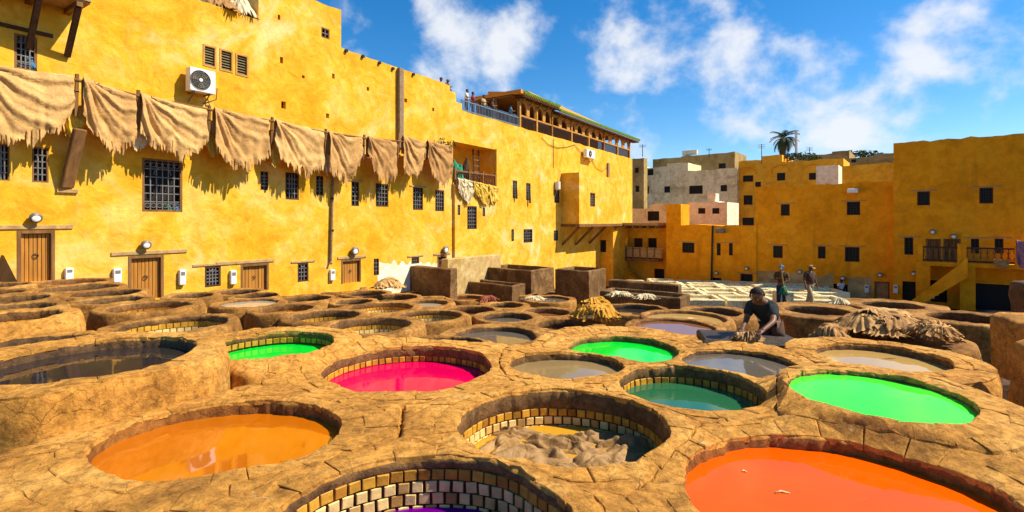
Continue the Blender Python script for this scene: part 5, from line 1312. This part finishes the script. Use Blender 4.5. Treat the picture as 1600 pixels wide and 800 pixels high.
boulder('clay_pillar', [(4.92, 4.55), (6.6, 3.95), (7.0, 5.15), (5.15, 5.3)], CAM_Z - 2.7, cz(552, 4.7), 'mud', 'nearest rough clay pillar cut by the right edge of the picture', 'pillar')
boulder('clay_pillar', [(11.8, 11.4), (13.6, 11.0), (14.0, 12.6), (12.2, 12.6)], CAM_Z - 3.2, cz(446, 11.6), 'mud_dark', 'dark clay stump at the right edge below the mauve cloth', 'pillar')
# dark gully basin at the right edge
rough_bin('drain_basin', cpt(1590, 5.6), 1.0, 1.0, CAM_Z - 2.6, cz(596, 5.6), 'mud_dark', 'shallow puddle basin between the sandy vat and the clay pillars', 'basin', wall=.1, hollow=.12, a=Vector((1, .1, 0)).normalized(), b=Vector((-.1, 1, 0)).normalized(), liq='amber')
# the washing block where the man works
wb = rough_bin('washing_block', (4.02, 7.05), 1.30, .75, CAM_Z - 2.4, CAM_Z - 1.70, 'mud_wet', 'low wet black block the crouching man scrapes hides on', 'block', hollow=0, a=Vector((1, -.22, 0)).normalized(), b=Vector((.22, 1, 0)).normalized())
# pale tent-like tarpaulin at the far left
root = thing('leaning_board', (-12.3, 12.4, 4.0), 'dark brown pointed board leaning at the left edge by the tall plank door', 'board')
mb = MB(); a = px(-8, 440, 12.6); b = px(28, 442, 12.4); c = px(6, 399, 12.8); d = (LW.n * -.25)
mb.add([a, b, c, a + d, b + d, c + d], ((0, 1, 2), (5, 4, 3), (0, 3, 4, 1), (1, 4, 5, 2), (2, 5, 3, 0))); mb.build('board', M['wood'], root)
# white rectangular lime pits in the lower yard
cols = [(6.6 + 2.25 * i) for i in range(8)]; rows_ = [26.5 + 2.3 * j for j in range(7)]
ORD = ('first', 'second', 'third', 'fourth', 'fifth', 'sixth', 'seventh', 'eighth')
for j, Y in enumerate(rows_):
    for i, X in enumerate(cols):
        X2 = X + (Y - 26.5) * .16 + .25 * math.sin(i * 7 + j * 3); zt = CAM_Z - 4.12 - (Y - 26.5) * .052 + .06 * math.sin(i * 3 + j * 5)
        u = X2 / Y * 800 + 800
        if u > 1290 or u < 930: continue
        if X2 * .8 + Y > 52: continue
        lab = 'whitish rectangular lime pit, %s row from the front and %s from the left' % (ORD[j], ORD[i])
        rough_bin('lime_pit', (X2 + 2.0, Y), 2.1, 2.1, zt - 1.2, zt, 'pale_stone', lab, 'lime pit', wall=.26, hollow=.3, a=Vector((1, -.12, 0)).normalized(), b=Vector((.12, 1, 0)).normalized(), liq='lime_water')['group'] = 'white lime pits'

# ------------------------------------------------------------------ heaps of hides
def on(x, y, Y): p = px(x, y, Y); return p
pile('hide_heap', px(930, 497, 11.9), .52, .40, .36, [M['hide_gold']], 'heap of golden yellow hides with fringed edges in the middle of the yard', 'hides', 11, .34, layers=5, folds=.9)
pile('hide_heap', px(1375, 517, 10.0), .82, .55, .34, [M['hide_dark'], M['hide']], 'large heap of brown hides right of the crouching man', 'hides', 21, .3, layers=6, folds=.75)
pile('hide_heap', px(1455, 524, 8.6), .36, .42, .20, M['hide'], 'smaller flat heap of brown hides spilling over a vat rim on the right', 'hides', 25, .4, folds=1.0, layers=3)
pile('hide_heap', px(1296, 530, 8.2), .27, .24, .22, M['hide_dark'], 'small mound of tan hides beside the crouching man', 'hides', 29, .3, folds=1.0)
pile('hide_heap', px(608, 449, 20.5), .62, .45, .30, M['hide_beige'], 'tan and cream hide bundle at the foot of the wall by the clay slab', 'hides', 31, .35, folds=1.2, layers=3)
pile('hide_heap', px(763, 470, 23.5), .45, .4, .22, M['hide_red'], 'small heap of dark red hides in the middle distance', 'hides', 37, .4, folds=1.4)
pile('hide_heap', px(1312, 474, 19.5), .35, .3, .2, M['hide_pale'], 'small pale fleece heap behind the large brown heap', 'hides', 41, .3)
for i, (x, y, Y, lab) in enumerate(((968, 462, 21, 'pale scraps of fleece at the left of the dark trough'), (1010, 466, 20.9, 'pale scraps of fleece in the middle of the dark trough'), (835, 468, 25, 'white scraps on the grey vat below the bins'))):
    pile('fleece_scraps', px(x, y, Y), .5, .3, .16, M['hide_pale'], lab, 'scraps', 50 + i, .5, 48, folds=1.6)
# crumpled hides soaking in the amber vat
VB = VATS[1]
def crumple(x, y, z, rx, ry, h, yaw, seed, label, mat='hide_wet'):
    mb = MB(); mb.smooth = True; n = 36; c = Vector((x, y, z))
    for j in range(n + 1):
        for i in range(n + 1):
            u, v = i / n * 2 - 1, j / n * 2 - 1
            edge = max(0, 1 - (u * u + v * v * 1.0) ** 1.5)
            wv = 3.2 * mnoise.noise(Vector((u * 1.1 + seed, v * 1.1, seed * .7)))
            fo = math.sin(v * 5.5 + wv * 2.0 + seed) * .55 + math.sin(u * 3.1 - v * 2.2 + wv * 2.6) * .45
            hh = h * (.42 * fo + .25 * abs(mnoise.noise(Vector((u * 3 + seed, v * 3, 1)))) + .30) * (0.15 + .85 * edge) - h * .16
            dx = .10 * fbm(u * 2, v * 2 + 4, seed); dy = .10 * fbm(u * 2 + 8, v * 2, seed)
            lim = 1 + .25 * fbm(math.atan2(v, u) * 1.2, seed, 0)
            X_, Y_ = rx * (u * lim + dx), ry * (v * lim + dy)
            if u * u + v * v > 1: hh = min(hh, -.035)
            mb.v.append(c + Vector((X_ * math.cos(yaw) - Y_ * math.sin(yaw), X_ * math.sin(yaw) + Y_ * math.cos(yaw), hh)))
    for j in range(n):
        for i in range(n): a = j * (n + 1) + i; mb.f.append([a, a + 1, a + n + 2, a + n + 1]); mb.m.append(0)
    return tag(mb.build('soaking_hide', M[mat], loc=c), label, 'hide', 'hides soaking in the amber vat')
zl = VB['z'] - VB['dep']
for i, (dx, dy, rx, ry, h, yw, lab) in enumerate(((-.25, -.40, .34, .22, .17, .2, 'crumpled wet hide in the middle front of the amber vat'), (.02, -.10, .30, .15, .15, -.35, 'twisted wet hide in the centre of the amber vat'), (.36, -.38, .27, .18, .15, .5, 'crumpled wet hide at the front right of the amber vat'),
                                                  (-.48, -.14, .20, .14, .13, .8, 'small dark wet hide at the left of the amber vat'), (.55, -.12, .22, .17, .18, -.2, 'bulging wet hide at the right side of the amber vat'), (.06, -.60, .34, .12, .13, 0, 'flat wet hide along the near wall of the amber vat'), (-.34, .12, .22, .10, .08, -.2, 'pale wet hide near the far left of the amber vat'), (.30, .03, .24, .10, .10, .2, 'pale wet hide just right of the centre of the amber vat'))):
    crumple(VB['x'] + dx, VB['y'] + dy + .42, zl + .018, rx * 1.05, ry * .95, h * .85, yw, 3.3 * i + 1, lab)

VO = VATS[3]
for i, (x, y, lab, w) in enumerate(((1222, 771, 'small floating twig of scum on the red-orange dye', .09), (1163, 738, 'tiny pale fleck floating on the red-orange dye', .03))):
    zz = VO['z'] - VO['dep']; Y_ = (CAM_Z - zz) * F_PX / (y - HOR); c_ = Vector(((x - 800) / F_PX * Y_, Y_, zz + .004)); mb = MB(); mb.smooth = True
    mb.tube([c_ - Vector((w / 2, 0, 0)), c_ + Vector((0, .012, .003)), c_ + Vector((w / 2, -.004, 0))], [.004, .007, .003], 6)
    tag(mb.build('scum_fleck', M['hide_pale'], loc=c_), lab, 'scum')

# ------------------------------------------------------------------ people
def skin_obj(name, joints, edges, mat, parent, root_i=0, sub=2):
    org = ORG[parent.name]; names = list(joints)
    me = bpy.data.meshes.new(name); me.from_pydata([tuple(Vector(joints[n][0]) - org) for n in names], [(names.index(a), names.index(b)) for a, b in edges], [])
    o = bpy.data.objects.new(name, me); col.objects.link(o); o.parent = parent; ORG[o.name] = org
    me.materials.append(M[mat])
    m = o.modifiers.new('skin', 'SKIN'); m.use_smooth_shade = True
    for i, n in enumerate(names):
        r_ = joints[n][1]; sv = me.skin_vertices[0].data[i]; sv.radius = (r_, r_) if not isinstance(r_, tuple) else r_; sv.use_root = (i == root_i)
    s_ = o.modifiers.new('sub', 'SUBSURF'); s_.levels = sub; s_.render_levels = sub
    return o
def person(base, J, label, shirt, legs, hat=None, hair='hair', shorts=False, hand_dirs=None, hi=False, name='person', group=None):
    """J: joint positions relative to base, in metres"""
    root = thing(name, base, label, 'person', group); b = Vector(base)
    g = {k: b + Vector(v) for k, v in J.items()}
    bod = {'pelvis': (g['pelvis'], .13), 'waist': (g['pelvis'].lerp(g['chest'], .5), .125), 'chest': (g['chest'], .15), 'neck': (g['neck'], .055), 'head0': (g['neck'].lerp(g['head'], .45), .065), 'head': (g['head'], .088)}
    top = g['head'] + (g['head'] - g['neck']).normalized() * .09; bod['crown'] = (top, .07)
    ed = [('pelvis', 'waist'), ('waist', 'chest'), ('chest', 'neck'), ('neck', 'head0'), ('head0', 'head'), ('head', 'crown')]
    for s in 'lr':
        bod['sh' + s] = (g['sh' + s], .062); bod['el' + s] = (g['el' + s], .043); bod['wr' + s] = (g['wr' + s], .030)
        bod['hip' + s] = (g['hip' + s], .095); bod['kn' + s] = (g['kn' + s], .062); bod['an' + s] = (g['an' + s], .042)
        ft = g['an' + s] + Vector(J.get('toe', (0, -.17, -.05))); bod['to' + s] = (ft, .036)
        hd = (g['wr' + s] - g['el' + s]).normalized(); pm = g['wr' + s] + hd * .075; bod['pa' + s] = (pm, (.040, .022))
        ed += [('chest', 'sh' + s), ('sh' + s, 'el' + s), ('el' + s, 'wr' + s), ('wr' + s, 'pa' + s), ('pelvis', 'hip' + s), ('hip' + s, 'kn' + s), ('kn' + s, 'an' + s), ('an' + s, 'to' + s)]
        side = hd.cross(Vector((0, 0, 1)));
        if side.length < .1: side = Vector((1, 0, 0))
        side.normalize(); cu = side.cross(hd).normalized()
        for q, (o_, L) in enumerate(((-.026, .062), (-.009, .072), (.009, .068), (.026, .052))):
            a = pm + hd * .03 + side * o_; m_ = a + hd * L * .55 - cu * .008; e_ = m_ + hd * L * .35 - cu * .022
            bod['f%d%s' % (q, s)] = (a, .010); bod['g%d%s' % (q, s)] = (m_, .0095); bod['h%d%s' % (q, s)] = (e_, .008); ed += [('pa' + s, 'f%d%s' % (q, s)), ('f%d%s' % (q, s), 'g%d%s' % (q, s)), ('g%d%s' % (q, s), 'h%d%s' % (q, s))]
        ta = pm - hd * .03 + side * .038; bod['t0' + s] = (ta, .012); bod['t1' + s] = (ta + hd * .035 + side * .02 - cu * .012, .010); ed += [('pa' + s, 't0' + s), ('t0' + s, 't1' + s)]
    skin_obj('body', bod, ed, 'skin', root, 0, 2)
    # face and hair
    hc = g['head'] + (g['head'] - g['neck']).normalized() * .02; fd = Vector(J['face']).normalized(); upv = (g['head'] - g['neck']).normalized(); upv = (upv - fd * upv.dot(fd)).normalized(); rt = fd.cross(upv)
    mb = MB(); mb.smooth = True; nose = hc + fd * .095 - upv * .015; mb.tube([nose + upv * .03 - fd * .012, nose, nose - upv * .014 - fd * .016], [.008, .016, .010], 8); mb.build('nose', M['skin'], root)
    for sg in (-1, 1):
        mb = MB(); mb.smooth = True; mb.ball(hc + fd * .086 + rt * .033 * sg + upv * .015, .012, 8, 6); mb.build('eye', M['fan_black'], root)
        mb = MB(); mb.smooth = True; mb.ball(hc + rt * .092 * sg - fd * .005, .026, 8, 6, 0, (.6, .8, 1.2)); mb.build('ear', M['skin'], root)
    mb = MB(); mb.bar(hc + fd * .086 - upv * .055 - rt * .022, hc + fd * .086 - upv * .055 + rt * .022, .008, .006); mb.build('mouth', M['cloth_brown'], root)
    mb = MB(); mb.smooth = True; nu, nv = 20, 10
    for j in range(nv + 1):
        t = math.pi * .62 * j / nv
        for i in range(nu):
            a = 2 * math.pi * i / nu; fr = math.cos(a)      # a = 0 towards the face
            tt = t * (0.40 if fr > .6 else (.62 if fr > .1 else 1.0)); r_ = .099 + .002 * mnoise.noise(Vector((i, j, 1)) * 1.7)
            mb.v.append(hc + upv * .015 + (upv * math.cos(tt) + (fd * math.cos(a) + rt * math.sin(a)) * math.sin(tt)) * r_ - fd * .012)
    for j in range(nv):
        for i in range(nu): i2 = (i + 1) % nu; mb.f.append([j * nu + i, (j + 1) * nu + i, (j + 1) * nu + i2, j * nu + i2]); mb.m.append(0)
    mb.build('hair' if not hat else 'cap', M[hat or hair], root)
    if hat:
        mb = MB(); c_ = hc + upv * .03 + fd * .10; mb.add([c_ - rt * .07, c_ + rt * .07, c_ + rt * .05 + fd * .08 - upv * .015, c_ - rt * .05 + fd * .08 - upv * .015, c_ - rt * .07 + upv * .012, c_ + rt * .07 + upv * .012, c_ + rt * .05 + fd * .08 - upv * .003, c_ - rt * .05 + fd * .08 - upv * .003], ((0, 1, 2, 3), (4, 5, 6, 7), (0, 1, 5, 4), (1, 2, 6, 5), (2, 3, 7, 6), (3, 0, 4, 7))); mb.build('cap_peak', M[hat], root)
    sj = {'w': (g['pelvis'], .150), 'm': (g['pelvis'].lerp(g['chest'], .5), .150), 'c': (g['chest'], .175), 'n': (g['chest'].lerp(g['neck'], .7), .085)}
    se = [('w', 'm'), ('m', 'c'), ('c', 'n')]
    for s in 'lr':
        sj['s' + s] = (g['sh' + s], .084); sj['e' + s] = (g['sh' + s].lerp(g['el' + s], .72), .070); se += [('c', 's' + s), ('s' + s, 'e' + s)]
    skin_obj('shirt', sj, se, shirt, root, 0, 2)
    pj = {'p': (g['pelvis'].lerp(g['chest'], .3), .135)}; pe_ = []
    for s in 'lr':
        k_ = g['kn' + s] if not shorts else g['hip' + s].lerp(g['kn' + s], .93)
        pj['h' + s] = (g['hip' + s], .110); pj['k' + s] = (k_, .082 if not shorts else .092); pe_ += [('p', 'h' + s), ('h' + s, 'k' + s)]
        if not shorts: pj['a' + s] = (g['kn' + s].lerp(g['an' + s], .85), .066); pe_ += [('k' + s, 'a' + s)]
    skin_obj('shorts' if shorts else 'trousers', pj, pe_, legs, root, 0, 2)
    return root
# crouching man: bent forward to the left over the block
yb = 7.75
def rel(base, pts):
    b = Vector(base); return {k: tuple(Vector(v) - b) for k, v in pts.items()}
base = (px(1205, 500, yb).x, yb, CAM_Z - 2.45)
Q = {'pelvis': px(1206, 502, yb), 'chest': px(1194, 478, yb - .12), 'neck': px(1186, 468, yb - .2), 'head': px(1183.5, 462, yb - .30), 'shl': px(1172, 478, yb - .02), 'shr': px(1209, 482, yb - .24), 'ell': px(1166, 500, yb - .10), 'elr': px(1208, 503, yb - .50),
     'wrl': px(1161, 511, yb - .30), 'wrr': px(1193, 515, yb - .62), 'hipl': px(1199, 508, yb + .06), 'hipr': px(1214, 508, yb - .06), 'knl': px(1190, 532, yb - .12), 'knr': px(1218, 532, yb - .24), 'anl': Vector((px(1192, 532, yb).x, yb, CAM_Z - 2.40)), 'anr': Vector((px(1217, 532, yb).x, yb - .1, CAM_Z - 2.40))}
J = rel(base, Q); J['face'] = (-.35, -.75, -.55); J['toe'] = (-.12, -.12, -.04)
person(base, J, 'crouching man in a dark T-shirt scraping a hide on the wet block', 'cloth_charcoal', 'cloth_brown', None, 'hair', True)
pile('scraped_hide', (px(1167, 518, yb - .4).x, yb - .42, CAM_Z - 1.72), .22, .14, .12, M['hide_wet'], 'wet grey-brown hide under the hands of the crouching man', 'hide', 61, .4, folds=1.4)
# standing man with a pole
def stand(base, h=1.72, yaw=0.0, walk=0.0, arms='down'):
    c, s = math.cos(yaw), math.sin(yaw)
    def r(x, y, z): return (x * c - y * s, x * s + y * c, z * h / 1.72)
    d = {'pelvis': r(0, 0, .93), 'chest': r(0, -.02, 1.27), 'neck': r(0, -.02, 1.47), 'head': r(0, -.05, 1.58), 'shl': r(-.19, 0, 1.38), 'shr': r(.19, 0, 1.38), 'hipl': r(-.09, 0, .86), 'hipr': r(.09, 0, .86),
         'knl': r(-.10, -.04 - walk, .48), 'knr': r(.10, -.04 + walk, .48), 'anl': r(-.11, .02 - walk * 1.6, .08), 'anr': r(.11, .02 + walk * 1.6, .08)}
    if arms == 'hold': d.update({'ell': r(-.25, -.10, 1.14), 'wrl': r(-.08, -.26, 1.20), 'elr': r(.25, -.08, 1.14), 'wrr': r(.02, -.26, 1.02)})
    else: d.update({'ell': r(-.30, .0, 1.12), 'wrl': r(-.33, -.10, .90), 'elr': r(.30, .02, 1.12), 'wrr': r(.36, -.02, .88)})
    d['face'] = r(0, -1, -.25); d['toe'] = r(0, -.16, -.05)
    return d
Ym = 20.5; b2 = Vector((px(1221, 470, Ym).x, Ym, cz(475, Ym) - .22))
person(b2, stand(b2, 1.8, -.5, .03, 'hold'), 'standing man in olive shirt and blue cap holding a pole', 'cloth_olive', 'cloth_navy', 'cloth_blue')
mb = MB(); mb.tube([b2 + Vector((-.22, -.32, 1.95)), b2 + Vector((-.08, -.28, 1.1)), b2 + Vector((.1, -.26, .2))], .022, 6); tag(mb.build('wooden_pole', M['wood_pale'], loc=b2), 'thin wooden pole in the hands of the man with the blue cap', 'pole')
pile('green_apron', b2 + Vector((-.02, -.20, .62)), .17, .10, .42, M['cloth_green'], 'green cloth apron hanging at the waist of the man with the pole', 'apron', 71, .5, 40)
b3 = Vector((px(1265, 475, Ym - .5).x, Ym - .5, cz(480, Ym - .5)))
person(b3, stand(b3, 1.66, .35, .13), 'walking man in brown patterned shirt and pale trousers by the lime pits', 'cloth_brown', 'cloth_tan', 'cap_straw')
rough_bin('stone_block', (px(1240, 475, 24).x, 24.0), .7, .6, cz(482, 24), cz(456, 24), 'pale_stone', 'pale stone block between the two far men', 'block', hollow=0, a=Vector((1, 0, 0)), b=Vector((0, 1, 0)))
b4 = R2.P(R2.s(1315), R2.z(1315, 471), .35)
person(b4, stand(b4, 1.6, .2, .05), 'distant person in a white shirt at the open doorway', 'cloth_white', 'cloth_navy')
# visitors at the terrace balustrade
for i, (x, n_, shirt, lab) in enumerate(((703, -.7, 'cloth_navy', 'visitor in dark clothes at the left end of the terrace'), (711, -.6, 'cloth_olive', 'visitor with sun hat at the terrace end'), (739, -.5, 'cloth_white', 'visitor in white by the terrace balustrade'), (750, -.6, 'cloth_red', 'visitor in red behind the terrace balustrade'), (765, -.5, 'cloth_tan', 'visitor in tan behind the terrace balustrade'), (781, -.6, 'cloth_brown', 'visitor in brown behind the terrace balustrade'), (806, -.45, 'cloth_blue', 'visitor in light blue under the pavilion roof edge'))):
    p = LW.P(LW.s(x), H_ter if x > 715 else H_low - 1.0, n_); p.z = H_ter + (-.12 if i > 1 else .12)
    person(p, stand(p, 1.68, .9 + .3 * i % 1, 0, 'hold'), lab, shirt, 'cloth_navy', 'cap_straw' if i == 1 else None)
